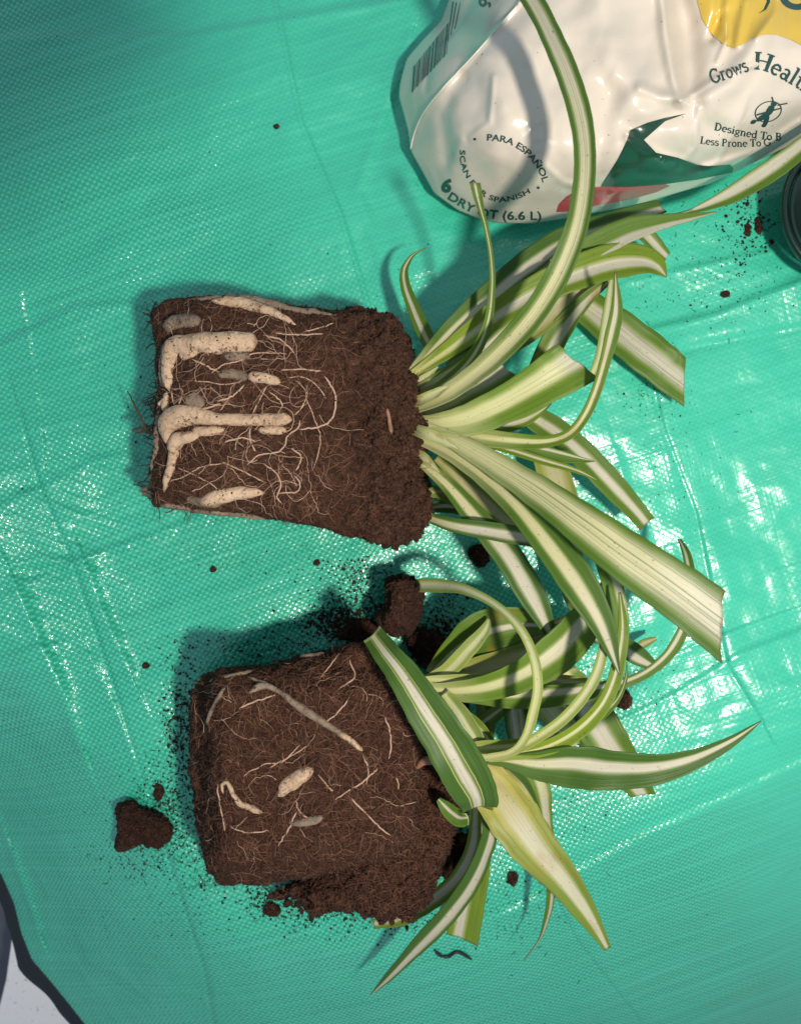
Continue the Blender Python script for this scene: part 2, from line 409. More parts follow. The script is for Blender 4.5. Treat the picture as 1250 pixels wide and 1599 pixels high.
def surf_root(bvh, path, mat, parent, name='root', lift=.3, sides=10, jit=.20, n=8, flat=1.0):
    """path (u, v, r in px) laid along the surface"""
    cp = catmull(path, n); pts = []; rr = []; last = None
    for u, v, r in cp:
        p, nn = hit(bvh, u+1.2*nz(u/11, v/11, 5), v+1.2*nz(u/11, v/11, 9))
        if p is None: 
            if last is None: continue
            z = last.z/S-4; p = P(u, v, max(r, z)); nn = Vector((0, 0, 1))
        elif r > 2.2: p = p+Vector((0, 0, r*lift*S))
        else: p = p+nn*(r*lift*S)
        last = p; pts.append(p); rr.append(r*S)
    if len(pts) < 3: return None
    for _ in range(5):
        zs = [p.z for p in pts]
        for i in range(1, len(pts)-1): pts[i].z = (zs[i-1]+zs[i]+zs[i+1])/3
    ne = max(2, min(6, len(rr)//5))
    for i in range(ne):
        k = math.sin(math.pi/2*(i+.6)/(ne+.6)); rr[i] *= k; rr[-1-i] *= k**1.4
    vs = []; fs = []; tube(pts, rr, sides, vs, fs, jit=jit)
    return mesh(name, vs, fs, mat, parent)
def strands(bvh, bbox, count, lmin, lmax, rmin, rmax, mat, parent, name, wig=1.0, lift=1.2, dens=None, dirb=None):
    vs = []; fs = []; x0, y0, x1, y1 = bbox; c = 0; tries = 0
    while c < count and tries < count*6:
        tries += 1
        u, v = random.uniform(x0, x1), random.uniform(y0, y1)
        if dens and random.random() > dens(u, v): continue
        if hit(bvh, u, v)[0] is None: continue
        L = random.uniform(lmin, lmax); seg = max(3, int(L/5)); a = random.uniform(0, 6.283) if not dirb else random.gauss(dirb, .9)
        pts = []; rr = []; r = random.uniform(rmin, rmax); cur = random.gauss(0, .12)
        for i in range(seg+1):
            p, nn = hit(bvh, u, v)
            if p is None: break
            pts.append(p+nn*(lift*random.uniform(.3, 1.6)*S)); rr.append(r*S*(1-.5*i/seg))
            a += cur+random.gauss(0, .32*wig); u += math.cos(a)*L/seg; v += math.sin(a)*L/seg
        if len(pts) < 3: continue
        tube(pts, rr, 3, vs, fs, cap=False); c += 1
    return mesh(name, vs, fs, mat, parent, kind='stuff')
def fringe(poly, cx, cy, count, lmin, lmax, zmax, mat, parent, seed=0, a0=None, name='frayed_fibres', k_=1.6):
    R = radial(poly, cx, cy, 360); vs = []; fs = []
    for k in range(count):
        an = random.uniform(0, 6.283) if a0 is None else random.gauss(*a0)
        rr = R[int(math.degrees(an)) % 360]; z = random.uniform(4, zmax); u, v = cx+(rr-6)*math.cos(an), cy+(rr-6)*math.sin(an)
        d = an+random.gauss(0, .9); L_ = random.uniform(lmin, lmax); n = 5; pts = []; r_ = random.uniform(.3, .75)*k_
        for i in range(n):
            pts.append(P(u, v, max(2, z))); d += random.gauss(0, .4); u += L_/n*math.cos(d); v += L_/n*math.sin(d); z -= random.uniform(0, 4)
        tube(pts, [r_*S*(1-.15*i) for i in range(n)], 3, vs, fs, cap=False)
    return mesh(name, vs, fs, mat, parent, kind='stuff')
ICO = None
def lump(vs, fs, c, r, sub=0, squash=.7):
    """irregular small grain"""
    global ICO
    if ICO is None:
        bm = bmesh.new(); bmesh.ops.create_icosphere(bm, subdivisions=1, radius=1)
        ICO = ([v.co.copy() for v in bm.verts], [tuple(v.index for v in f.verts) for f in bm.faces]); bm.free()
    b = len(vs); sx, sy, sz = random.uniform(.6, 1.5), random.uniform(.5, 1.1), random.uniform(.4, .9)*squash/.7
    a = random.uniform(0, 3.14); ca, sa = math.cos(a), math.sin(a)
    for v in ICO[0]:
        k = random.uniform(.65, 1.2)*r*S
        x, y, z = v.x*sx*k, v.y*sy*k, v.z*sz*k
        vs.append(c+Vector((x*ca-y*sa, x*sa+y*ca, z)))
    for f in ICO[1]: fs.append(tuple(i+b for i in f))

SOIL1 = mat_soil('peat_soil', (.014, .007, .004), (.075, .034, .021), (.20, .105, .065))
SOIL2 = mat_soil('dark_peat_soil', (.013, .006, .004), (.066, .028, .018), (.17, .085, .053))
CRUMB = mat_soil('soil_crumb', (.02, .010, .008), (.065, .030, .02), (.14, .07, .045))
def mat_root(name, a, b, dirt):
    m = M(name); tc = m.n('ShaderNodeTexCoord').outputs['Object']
    c = m.mix(m.ramp(m.noise(tc, 95, 4, .6), [(.35, g(0)), (.68, g(1))]), (*a, 1), (*b, 1))
    d = m.math('MULTIPLY', m.ramp(m.noise(tc, 700, 4, .75), [(.52, g(0)), (.60, g(1))]), m.ramp(m.noise(tc, 120, 3), [(.38, g(.1)), (.60, g(1))]))
    c = m.mix(d, c, (*dirt, 1)); m.l(c, m.b.inputs['Base Color']); m.b.inputs['Roughness'].default_value = .62; m.b.inputs['Specular IOR Level'].default_value = .3
    bb = m.bump(m.noise(tc, 240, 4, .65), .9, .0018); m.l(m.bump(m.noise(tc, 1100, 3, .6), .5, .0004, bb), m.b.inputs['Normal']); return m.m
ROOTC = mat_plain('cream_root', (.56, .385, .255), .6, .3, 120, .5, .35, dirt=(.07, .032, .02))
ROOTG = mat_plain('grey_root', (.27, .20, .15), .5, .3, 120, .5, .35, dirt=(.08, .04, .03))
ROOTT = mat_plain('thin_root', (.42, .27, .19), .6, .3, 300, .3, .3)
ROOTC = mat_root('cream_root', (.56, .395, .265), (.38, .245, .155), (.09, .045, .028)); ROOTG = mat_root('grey_root', (.24, .175, .125), (.14, .095, .065), (.05, .024, .016))
FIB1 = mat_plain('fine_root_fibre', (.24, .125, .08), .7, .4, 250, .2, .2)
FIB2 = mat_plain('peat_fibre', (.12, .052, .030), .8, .5, 250, .2, .2)
DEAD = mat_plain('dead_root', (.10, .055, .035), .8, .4, 200, .5, .2)
PINK = mat_plain('reddish_root', (.21, .10, .06), .5, .25, 100, .4, .4)

# ---------------------------------------------------------------- leaf builder
NL = [0]
def leaf(parent, pts, pal='mid', c=0.0, s=.35, fold=.25, cut=None, ragged=0.0, lines=0.0, tipgreen=False, base=.22, brown=0.0, label=None, wave=0.0, pins=0.0):
    """pts: (u, v, z, half width px[, roll deg]) along the midrib; cut = skew of a blunt end"""
    NL[0] += 1; sd = NL[0]
    P5 = [tuple(p)+(0,)*(5-len(p)) for p in pts]
    cp = catmull(P5, 12); n = len(cp); A = 12
    ctr = [P(p[0], p[1], p[2]) for p in cp]; vs = []; fs = []; uvs = []
    dist = [0]
    for i in range(1, n): dist.append(dist[-1]+(ctr[i]-ctr[i-1]).length)
    Z = Vector((0, 0, 1)); Sprev = None
    for i in range(n):
        t = (ctr[min(i+1, n-1)]-ctr[max(i-1, 0)]).normalized()
        # cross direction: horizontal, turned about the tangent by the roll
        th = Vector((t.x, t.y, 0))
        if th.length < 1e-3: th = Vector((1, 0, 0))
        th.normalize(); sd_ = th.cross(Z); N = sd_.cross(t).normalized()
        r = math.radians(cp[i][4]+9*nz(i*.10, sd)); S1 = sd_*math.cos(r)+N*math.sin(r); N1 = N*math.cos(r)-sd_*math.sin(r)
        hw = max(.4, cp[i][3])*(1+.05*nz(i*.23, sd, 2))*(CH-cp[i][2])/CH*S/max(.35, math.cos(math.radians(cp[i][4])))
        f = i/(n-1)
        for j in range(A+1):
            a = -1+2*j/A
            p = ctr[i]+S1*(hw*a)+N1*(hw*fold*(abs(a)**1.5-.4))+N1*(hw*.05*nz(a*2.3+sd, f*6))
            p += N1*((wave+.12)*hw*(a*a)*math.sin(f*19+sd+a*1.5)*.3)
            if cut is not None:
                wgt = smooth(.6, 1, f) if n > 30 else smooth(.3, 1, f)
                p += t*(hw*a*cut*wgt)
                if f > .95 and ragged: p += t*(hw*ragged*(nz(a*2.2, sd*1.7)+.6*nz(a*6, sd*2.7))*(f-.95)/.05)
            vs.append(p); uvs.append((.5+.5*a, dist[i]/dist[-1]))
    for i in range(n-1):
        for j in range(A):
            k = i*(A+1)+j; fs.append((k, k+1, k+A+2, k+A+1))
    o = mesh('leaf', vs, fs, mat_leaf(pal, c, s, lines, tipgreen, base, brown, sd, pins), parent, uvs=uvs)
    md = o.modifiers.new('thickness', 'SOLIDIFY'); md.thickness = .9*S; md.offset = 0
    if label: o['label'] = label
    return o

# ---------------------------------------------------------------- plant 1
p1 = empty('spider_plant'); p1.location = P(450, 650, 0)
tag(p1, 'larger unpotted spider plant lying above, its soil block gripped by thick cream roots', 'plant')
def keep(o, par):   # children are modelled in place
    o.matrix_parent_inverse = Matrix.Translation(-par.location); return o
B1 = [(238, 492), (262, 470), (340, 465), (400, 468), (470, 481), (520, 487), (565, 485), (600, 499), (630, 530), (636, 575), (650, 600), (656, 660), (654, 720), (660, 770), (668, 800), (655, 833), (610, 845), (560, 835), (450, 812), (380, 800), (300, 796), (237, 788), (234, 740), (243, 700), (243, 640), (250, 600), (246, 545)]
def rough1(p):   # looser towards the crown end
    u = p.x/(1-min(p.z, 280)/CH)+CX
    return .6+3.0*smooth(500, 610, u)
def zf1(u, v): return .93+.07*smooth(230, 330, u)-.08*smooth(560, 470, v)-.05*smooth(590, 660, u)
ball1, bvh1 = block('root_ball', B1, 450, 655, 232, .30, SOIL1, None, amp=5.5, zf=zf1, seed=3, rough=rough1)
ball1.parent = p1; keep(ball1, p1)
def sub(o, par):
    if o is not None and par is p1b: pass
    return o
p1b = ball1
def R1(path, mat=ROOTC, **k):
    o = surf_root(bvh1, path, mat, ball1, **k); return o
R1([(402, 534, 9), (385, 534, 14), (344, 536, 15), (300, 536, 13), (274, 541, 12), (267, 556, 11), (264, 575, 10), (263, 594, 8), (266, 613, 3)], lift=.0)
R1([(455, 655, 8), (430, 655, 9), (392, 655, 8), (344, 654, 8), (312, 650, 11), (284, 650, 15), (264, 660, 15), (257, 676, 8)], lift=.0)
R1([(312, 681, 5), (290, 683, 8), (276, 690, 10), (273, 706, 8), (270, 722, 6), (262, 745, 5), (257, 770, 3)], lift=.3)
R1([(262, 655, 8), (262, 672, 12), (272, 690, 9)], lift=0)
R1([(250, 640, 3), (247, 665, 5), (246, 690, 5), (243, 715, 3)], ROOTG, lift=.2)
R1([(262, 612, 3), (258, 626, 5), (262, 642, 7)], lift=0)
R1([(318, 540, 6), (300, 548, 9), (282, 556, 8)], lift=-.3)
R1([(262, 530, 5), (257, 556, 6), (254, 585, 5), (256, 605, 3)], ROOTG, lift=0)
R1([(300, 672, 6), (330, 674, 7), (352, 668, 3)], ROOTC, lift=-.3)
R1([(404, 671, 4), (425, 672, 6), (447, 672, 5)], lift=.25)
R1([(387, 587, 6), (412, 591, 7), (438, 597, 5)], lift=.2)
R1([(340, 583, 5), (362, 584, 7), (388, 589, 7)], ROOTG, lift=-.3)
R1([(330, 470, 6), (372, 474, 8), (416, 485, 7), (440, 496, 5), (462, 507, 3)], lift=.3)
R1([(300, 468, 4), (350, 466, 5), (400, 470, 6), (465, 486, 5), (525, 492, 3)], ROOTG, lift=.3)
R1([(260, 520, 9), (272, 508, 13), (295, 503, 12), (316, 508, 7)], ROOTG, lift=-.45)
R1([(290, 622, 8), (305, 626, 11), (322, 630, 6)], ROOTG, lift=-.5)
R1([(237, 785, 4), (280, 791, 5), (320, 797, 5), (370, 803, 4), (420, 812, 3)], ROOTG, lift=.2)
R1([(308, 785, 6), (336, 778, 10), (368, 770, 9), (392, 769, 7), (415, 770, 3)], ROOTC, lift=.1)
R1([(290, 778, 4), (318, 782, 9), (345, 788, 5)], ROOTG, lift=-.3)
R1([(243, 706, 3), (237, 735, 3), (237, 780, 4)], ROOTG, lift=.2)
R1([(262, 618, 4), (256, 626, 4), (250, 635, 4)], ROOTC)
R1([(348, 552, 7), (372, 556, 9), (392, 553, 5)], ROOTG, lift=-.5)
for path in [
 [(330, 583), (349, 570), (373, 564), (399, 552), (445, 552)], [(411, 523), (440, 532), (462, 554)], [(438, 578), (470, 577), (504, 580)],
 [(450, 590), (476, 589), (500, 608), (508, 622)], [(458, 591), (478, 612), (472, 635), (457, 651)], [(476, 618), (488, 646), (500, 680), (499, 700), (488, 735)],
 [(416, 603), (405, 625), (393, 649)], [(284, 594), (320, 596), (349, 600), (378, 596)], [(339, 627), (362, 619), (382, 601)],
 [(385, 726), (404, 711), (438, 704), (450, 680), (466, 668), (468, 656)], [(466, 670), (500, 666), (520, 650), (524, 620), (515, 600), (505, 588)],
 [(390, 668), (392, 692), (399, 706)], [(277, 730), (315, 747), (344, 766)], [(265, 752), (296, 740), (320, 728), (354, 723)], [(344, 720), (380, 736), (416, 754)],
 [(409, 723), (430, 738), (438, 757), (433, 774), (440, 788)], [(459, 742), (468, 752), (462, 768), (430, 769)], [(270, 608), (286, 610), (277, 640)], [(270, 608), (271, 624), (278, 640)],
 [(470, 520), (500, 512), (520, 505)], [(430, 520), (470, 523), (505, 522)], [(300, 560), (330, 575), (360, 590)], [(420, 610), (440, 630), (432, 648)], [(455, 700), (470, 715), (462, 735)], [(350, 690), (378, 684), (400, 690)], [(310, 640), (330, 636), (345, 630)]]:
    r = random.uniform(.75, 1.35)
    R1([(a, b, r) for a, b in path], ROOTT if random.random() < .4 else ROOTC, sides=5, lift=1.1, jit=.05)
R1([(604, 638, 2.4), (607, 655, 2.6), (611, 677, 3)], PINK, name='twig', lift=1.2)
for path, r in [([(262, 500), (245, 505), (232, 492), (224, 488)], 2.4), ([(255, 560), (246, 545), (243, 520), (236, 505), (228, 502)], 3), ([(250, 590), (243, 570), (246, 545)], 2.5),
                ([(244, 680), (228, 668), (216, 645), (208, 628), (200, 612)], 2.4), ([(250, 676), (232, 676), (218, 668), (208, 672)], 2.8), ([(240, 664), (228, 672), (214, 676)], 2), ([(262, 486), (245, 480), (236, 490), (240, 500)], 2)]:
    vs = []; fs = []; cp = catmull([(a, b, 150-i*14, r*(1-.16*i)) for i, (a, b) in enumerate(path)], 5)
    tube([P(a+2*nz(a/5, b/5), b+2*nz(a/5, b/5, 4), z) for a, b, z, q in cp], [q*S*(1+.4*nz(a/3, b/3)) for a, b, z, q in cp], 5, vs, fs)
    mesh('dead_root', vs, fs, DEAD, ball1)
strands(bvh1, (235, 465, 560, 845), 520, 16, 55, .28, .6, FIB1, ball1, 'fine_roots', 1.0, 1.3, lambda u, v: 1-.7*smooth(430, 560, u))
strands(bvh1, (240, 475, 540, 830), 75, 35, 100, .4, .8, ROOTT, ball1, 'loose_roots', .7, 2.2, lambda u, v: 1-.8*smooth(460, 530, u))
strands(bvh1, (235, 465, 670, 845), 4600, 5, 16, .3, .55, FIB2, ball1, 'peat_fibres', .7, 1.5)
av, af = [], []     # grains that cling to the soil and the roots alike
for o_ in [ball1]+list(ball1.children):
    if o_.name.startswith(('root', 'root_ball')):
        b_ = len(av); av += [v_.co.copy() for v_ in o_.data.vertices]; af += [tuple(i+b_ for i in p_.vertices) for p_ in o_.data.polygons]
bvA = BVHTree.FromPolygons(av, af); vs = []; fs = []
for k in range(1500):
    u, v = random.uniform(236, 560), random.uniform(468, 812)
    if nz(u/28, v/28, 6) < -.02: continue
    p, n_ = hit(bvA, u, v)
    if p is not None: lump(vs, fs, p+n_*.3*S, random.choice((.6, .8, 1.0, 1.3)))
for k in range(3000):
    u = 670-abs(random.gauss(0, 110)); v = random.uniform(470, 846); p, n_ = hit(bvh1, u, v)
    if p is not None: lump(vs, fs, p+n_*.6*S, random.choice((1.2, 1.6, 2.2, 3.2)) if u > 560 else 1.2)
mesh('soil_grains', vs, fs, SOIL1, ball1, kind='stuff')

fringe(B1, 450, 655, 460, 10, 24, 190, FIB2, ball1)
fringe(B1, 450, 655, 110, 14, 46, 150, DEAD, ball1, a0=(3.2, .36), name='frayed_roots', k_=2.6)
fringe(B1, 450, 655, 160, 10, 26, 190, FIB2, ball1, a0=(.15, .4))
L = lambda *a, **k: leaf(p1, *a, **k)
# low, far leaves first
L([(885, 450, 45, 18), (920, 482, 50, 27), (985, 532, 55, 34), (1040, 575, 55, 33), (1068, 597, 50, 31)], 'mid', 0, .42, .1, cut=.7, ragged=.05, lines=.6, base=.05)
L([(780, 628, 100, 9), (812, 642, 100, 15), (845, 660, 100, 20), (890, 692, 105, 21), (941, 743, 105, 21), (985, 790, 95, 17), (1009, 818, 90, 15)], 'mid', -.05, .33, .35, cut=.0, base=.05)
L([(835, 690, 85, 12), (858, 728, 85, 24), (874, 775, 85, 26), (882, 830, 85, 24), (888, 880, 82, 22), (895, 930, 80, 16), (903, 965, 75, 5)], 'olive', -.1, .45, .2, base=.1)
L([(690, 550, 140, 3), (676, 544, 140, 10), (660, 515, 125, 12), (645, 480, 112, 10), (633, 448, 105, 8), (631, 422, 100, 6), (641, 402, 100, 3.2), (652, 393, 100, 1.5), (664, 387, 100, .6)], 'mid', -.1, .28, .4, base=.05)
L([(640, 582, 150, 6), (700, 516, 175, 13), (760, 462, 180, 17), (820, 412, 175, 19), (880, 374, 165, 19), (950, 350, 150, 18), (1000, 332, 140, 14), (1033, 322, 130, 11)], 'dark', .35, .42, .3, cut=.3, base=.12)
L([(655, 600, 135, 8), (730, 570, 140, 14), (800, 533, 145, 18), (855, 490, 148, 22), (900, 458, 148, 20), (945, 436, 148, 12), (965, 430, 146, 3)], 'olive', .0, .5, .2, base=.1, label='olive yellow leaf underside')
L([(700, 575, 140, 9), (770, 520, 145, 20), (830, 440, 150, 22), (870, 392, 150, 18), (930, 352, 145, 12), (965, 345, 140, 3)], 'dark', .1, .35, .25, base=.1)
L([(960, 340, 110, 6), (1005, 365, 112, 12), (1024, 384, 108, 12), (1041, 401, 100, 8)], 'mid', 0, .4, .2, cut=.1, base=.02)
L([(970, 352, 130, 5), (1035, 340, 130, 4), (1072, 331, 130, 3), (1105, 320, 132, 8), (1145, 302, 136, 14), (1190, 275, 142, 17), (1235, 243, 150, 16), (1300, 190, 150, 12)], 'mid', -.3, .5, .35, base=.05)
L([(860, 412, 195, 6), (900, 396, 200, 15), (940, 378, 205, 20), (985, 358, 205, 19), (1040, 345, 200, 11), (1080, 338, 195, 6), (1118, 331, 190, .8)], 'mid', .62, .38, .35, base=.05)
L([(636, 590, 150, 6), (700, 546, 172, 13), (765, 498, 192, 20), (830, 458, 205, 24), (890, 431, 212, 26), (950, 411, 205, 27), (1000, 406, 185, 23), (1026, 415, 165, 14), (1040, 432, 150, 1.5)], 'bright', .1, .33, .45, base=.12, lines=.3)
L([(640, 614, 155, 6), (700, 585, 168, 13), (765, 543, 180, 17), (825, 492, 188, 16), (868, 452, 190, 9), (885, 430, 190, 3)], 'mid', -.2, .4, .35, base=.15)
L([(645, 618, 150, 7), (690, 600, 160, 11), (740, 560, 170, 10), (790, 505, 170, 8), (830, 470, 170, 3)], 'dark', 0, .4, .5, base=.15)
L([(812, 625, 120, 8), (838, 580, 130, 15), (862, 535, 140, 19), (890, 495, 150, 15), (920, 462, 160, 10), (950, 438, 168, 5), (958, 432, 170, 1)], 'mid', .25, .38, .35, base=.05, brown=.5)
L([(920, 592, 150, 5), (935, 562, 160, 8), (944, 515, 170, 8), (950, 470, 178, 7), (955, 432, 185, 3)], 'pale', 0, .5, .4, base=.05)
# thin leaf that climbs over the bag
L([(638, 628, 165, 5), (690, 602, 185, 9), (735, 560, 205, 9), (760, 508, 225, 7), (768, 450, 245, 5), (766, 400, 260, 4), (758, 355, 275, 4), (750, 325, 290, 5), (745, 305, 300, 7), (741, 285, 305, 8)], 'mid', 0, .25, .5, cut=-.3, base=.2)
L([(655, 655, 150, 7), (700, 637, 158, 17), (745, 612, 168, 23), (780, 592, 172, 23), (797, 580, 174, 20)], 'mid', -.5, .5, .35, cut=.35, ragged=.2, base=.3)
L([(700, 672, 150, 4), (745, 672, 155, 9), (800, 660, 160, 13), (832, 648, 160, 9), (860, 630, 158, 1)], 'bright', .1, .25, .3, base=.05)
L([(650, 656, 165, 7), (685, 662, 185, 17), (735, 655, 200, 26), (800, 625, 215, 30), (860, 590, 228, 36), (903, 564, 232, 41)], 'mid', -.15, .42, .3, cut=.35, ragged=.16, lines=.35, base=.75)
L([(675, 666, 165, 4), (715, 676, 185, 13), (765, 685, 200, 14), (820, 690, 212, 12), (862, 688, 224, 9), (892, 675, 236, 8), (915, 645, 248, 8), (932, 605, 258, 8), (945, 560, 266, 9), (955, 520, 272, 11), (962, 480, 278, 9), (960, 424, 285, .8)], 'mid', -.1, .35, .45, base=.35, brown=.3)
L([(735, 688, 180, 3), (785, 700, 188, 6), (850, 720, 192, 6), (900, 735, 192, 4), (932, 750, 190, .8)], 'bright', -.2, .3, .5, base=.1)
L([(765, 690, 178, 3), (820, 700, 184, 9), (870, 712, 186, 10), (905, 718, 186, 5), (928, 720, 186, .8)], 'mid', -.6, .2, .4, base=.1)
# towards the lower right
L([(660, 782, 105, 6), (680, 768, 110, 9), (715, 780, 112, 13), (760, 800, 112, 8), (790, 806, 110, 1)], 'olive', 0, .25, .3, base=.02, brown=.8, label='browned leaf')
L([(662, 795, 90, 6), (700, 790, 92, 11), (750, 800, 92, 10), (800, 815, 90, 2)], 'dark', 0, .3, .3, base=.02)
L([(680, 715, 140, 5), (725, 752, 150, 15), (770, 790, 155, 20), (810, 826, 158, 14), (845, 862, 160, 2)], 'olive', .2, .35, .4, base=.05)
L([(650, 715, 150, 7), (698, 757, 165, 12), (742, 808, 175, 18), (790, 865, 180, 22), (827, 925, 180, 22), (850, 970, 175, 14), (867, 1012, 168, 1)], 'dark', .0, .42, .35, base=.2)
L([(656, 803, 150, 6), (705, 819, 182, 11), (765, 829, 197, 14), (835, 840, 205, 14), (885, 846, 200, 8)], 'dark', .15, .5, .4, base=.12)
L([(925, 850, 205, 6), (952, 905, 212, 15), (966, 960, 212, 14), (970, 1015, 205, 9), (966, 1062, 198, 1)], 'mid', -.5, .35, .4, base=.02)
L([(648, 683, 165, 8), (700, 705, 188, 13), (750, 738, 212, 17), (800, 782, 240, 21), (850, 840, 262, 25), (900, 908, 275, 28), (940, 978, 275, 19), (967, 1054, 268, .8)], 'dark', .05, .36, .45, base=.45, lines=.2)
L([(648, 660, 170, 8), (700, 684, 192, 13), (760, 718, 222, 19), (830, 762, 262, 25), (900, 812, 300, 32), (970, 864, 325, 39), (1055, 924, 340, 43), (1127, 978, 342, 47)], 'dark', -.08, .6, .18, cut=.72, ragged=.16, lines=.8, base=.55, label='widest leaf with a cut end')
for q in [[(634, 628, 165, 5), (655, 626, 190, 9), (684, 612, 205, 7), (705, 600, 210, 1)], [(636, 668, 178, 6), (662, 676, 205, 10), (694, 690, 214, 7), (716, 702, 216, 1)], [(636, 700, 150, 5), (662, 716, 172, 8), (686, 738, 178, 1)], [(634, 606, 140, 5), (656, 596, 158, 8), (684, 572, 165, 1)]]:
    L(q, 'pale', 0, .8, .6, base=.4, brown=.5)
# the long arch over the bag
L([(638, 640, 165, 9), (690, 618, 200, 13), (745, 580, 235, 16), (800, 528, 270, 19), (842, 476, 295, 19), (874, 420, 315, 19), (897, 360, 328, 18), (909, 300, 335, 17), (912, 240, 340, 17), (904, 180, 342, 18), (884, 115, 342, 18), (858, 55, 340, 17), (826, -5, 335, 17), (770, -80, 320, 15)], 'dark', .05, .48, .42, base=.3, lines=.6, label='long arching leaf reaching over the bag')
for o in list(p1.children):
    if o is not ball1: keep(o, p1)
for o in ball1.children: o.matrix_parent_inverse = Matrix.Identity(4)

# ---------------------------------------------------------------- plant 2
p2 = empty('spider_plant'); p2.location = P(480, 1190, 0)
tag(p2, 'smaller unpotted spider plant lying below, one leaf folded across its dark square soil block', 'plant')
B2 = [(303, 1080), (318, 1058), (345, 1048), (420, 1040), (500, 1020), (560, 1005), (590, 1001), (622, 1050), (650, 1110), (660, 1160), (655, 1200), (652, 1250), (650, 1300), (630, 1335), (560, 1350), (450, 1372), (350, 1381), (325, 1358), (310, 1290), (300, 1200), (300, 1120)]
def zf2(u, v): return 1-.30*smooth(350, 305, u)-.12*smooth(1090, 1030, v)-.05*smooth(1330, 1380, v)
ball2, bvh2 = block('root_ball', B2, 478, 1190, 232, .28, SOIL2, p2, amp=6.5, zf=zf2, seed=11)
lo = [(425, 1405), (470, 1375), (520, 1340), (620, 1310), (640, 1180), (660, 1165), (690, 1180), (700, 1215), (712, 1260), (700, 1310), (684, 1345), (668, 1400), (640, 1432), (600, 1432), (560, 1412), (520, 1418), (490, 1425), (455, 1400)]
loose, bvhL = block('loose_soil', lo, 610, 1340, 165, .6, SOIL2, ball2, n=300, m=90, amp=11, seed=21, zf=lambda u, v: 1-.55*smooth(560, 430, u))
def R2(path, mat=ROOTC, **k): return surf_root(bvh2, path, mat, ball2, **k)
R2([(385, 1056, 1.5), (405, 1064, 2.5), (421, 1072, 4), (438, 1081, 3), (454, 1093, 4), (475, 1108, 5.5), (495, 1121, 5), (515, 1134, 4.5), (536, 1148, 4), (552, 1161, 3.5), (567, 1173, 2)], ROOTG, lift=.3)
R2([(530, 1143, 3.5), (550, 1158, 3.5), (567, 1173, 2)], ROOTC, lift=.6)
R2([(434, 1245, 5), (447, 1229, 10), (465, 1216, 10), (480, 1206, 8), (490, 1199, 4)], ROOTC, lift=-.2)
R2([(350, 1240, 1.5), (347, 1226, 2), (355, 1222, 2.5), (364, 1240, 3), (375, 1254, 3.5), (392, 1260, 4), (410, 1269, 5)], ROOTC, lift=.5)
R2([(352, 1072, 3), (338, 1097, 3.5), (326, 1122, 3), (328, 1142, 2)], ROOTG, lift=.2)
R2([(450, 1285, 3), (480, 1283, 6), (505, 1275, 4)], ROOTG, lift=.1)
R2([(328, 1062, 2), (370, 1054, 3), (400, 1046, 2)], ROOTG, lift=.3)
R2([(388, 1083, 2), (404, 1073, 5), (422, 1070, 3)], ROOTG, lift=.2)
R2([(468, 1026, 3), (490, 1024, 4), (506, 1020, 2)], ROOTG, lift=.3)
for path in [[(462, 1268), (452, 1290), (434, 1321)], [(462, 1250), (470, 1270), (500, 1282)], [(497, 1210), (512, 1228), (520, 1235)], [(530, 1020), (515, 1040), (500, 1060)], [(545, 1030), (553, 1058), (530, 1075)],
             [(380, 1211), (410, 1195), (440, 1190), (470, 1160)], [(430, 1085), (400, 1095), (375, 1105)], [(548, 1245), (580, 1280), (610, 1305)], [(568, 1180), (575, 1205), (572, 1225)], [(617, 1215), (622, 1232)],
             [(340, 1225), (345, 1260), (352, 1300)], [(480, 1165), (455, 1180), (420, 1200)], [(360, 1290), (385, 1300), (420, 1296)], [(590, 1200), (560, 1225), (520, 1250)], [(505, 1130), (530, 1110), (545, 1090)], [(600, 1120), (610, 1150), (606, 1185)]]:
    R2([(a, b, random.uniform(.8, 1.3)) for a, b in (path if len(path) > 2 else [path[0], ((path[0][0]+path[1][0])/2+2, (path[0][1]+path[1][1])/2), path[1]])], ROOTT, sides=5, lift=1.2, jit=.05)
strands(bvh2, (300, 1000, 662, 1382), 620, 14, 50, .25, .5, FIB1, ball2, 'fine_roots', 1.1, 1.3)
strands(bvh2, (305, 1020, 655, 1375), 34, 25, 80, .3, .6, ROOTT, ball2, 'loose_roots', .8, 2.0)
strands(bvh2, (300, 1000, 662, 1382), 5500, 5, 16, .3, .5, FIB2, ball2, 'peat_fibres', .7, 1.6)
strands(bvhL, (420, 1160, 715, 1440), 1400, 8, 26, .4, .8, FIB2, ball2, 'peat_fibres', .8, 2.2)
vs = []; fs = []
for k in range(2600):
    u = random.uniform(415, 720); v = random.uniform(1170, 1445); p, n_ = hit(bvhL, u, v)
    if p is not None: lump(vs, fs, p+n_*1.0*S, random.choice((1.4, 2, 3, 4.5)))
for k in range(900):
    u = random.uniform(300, 660); v = random.uniform(1000, 1382); p, n_ = hit(bvh2, u, v)
    if p is not None: lump(vs, fs, p+n_*.4*S, random.choice((1, 1.3, 1.8)))
mesh('soil_grains', vs, fs, SOIL2, ball2, kind='stuff')
vs = []; fs = []
cp = catmull([(642, 1206, 205, 2), (652, 1196, 212, 5), (666, 1188, 215, 7), (690, 1188, 215, 7), (715, 1186, 212, 6)], 6)
tube([P(a, b, z) for a, b, z, q in cp], [q*S*.8 for *_, q in cp], 8, vs, fs, jit=.1); mesh('root', vs, fs, PINK, ball2)

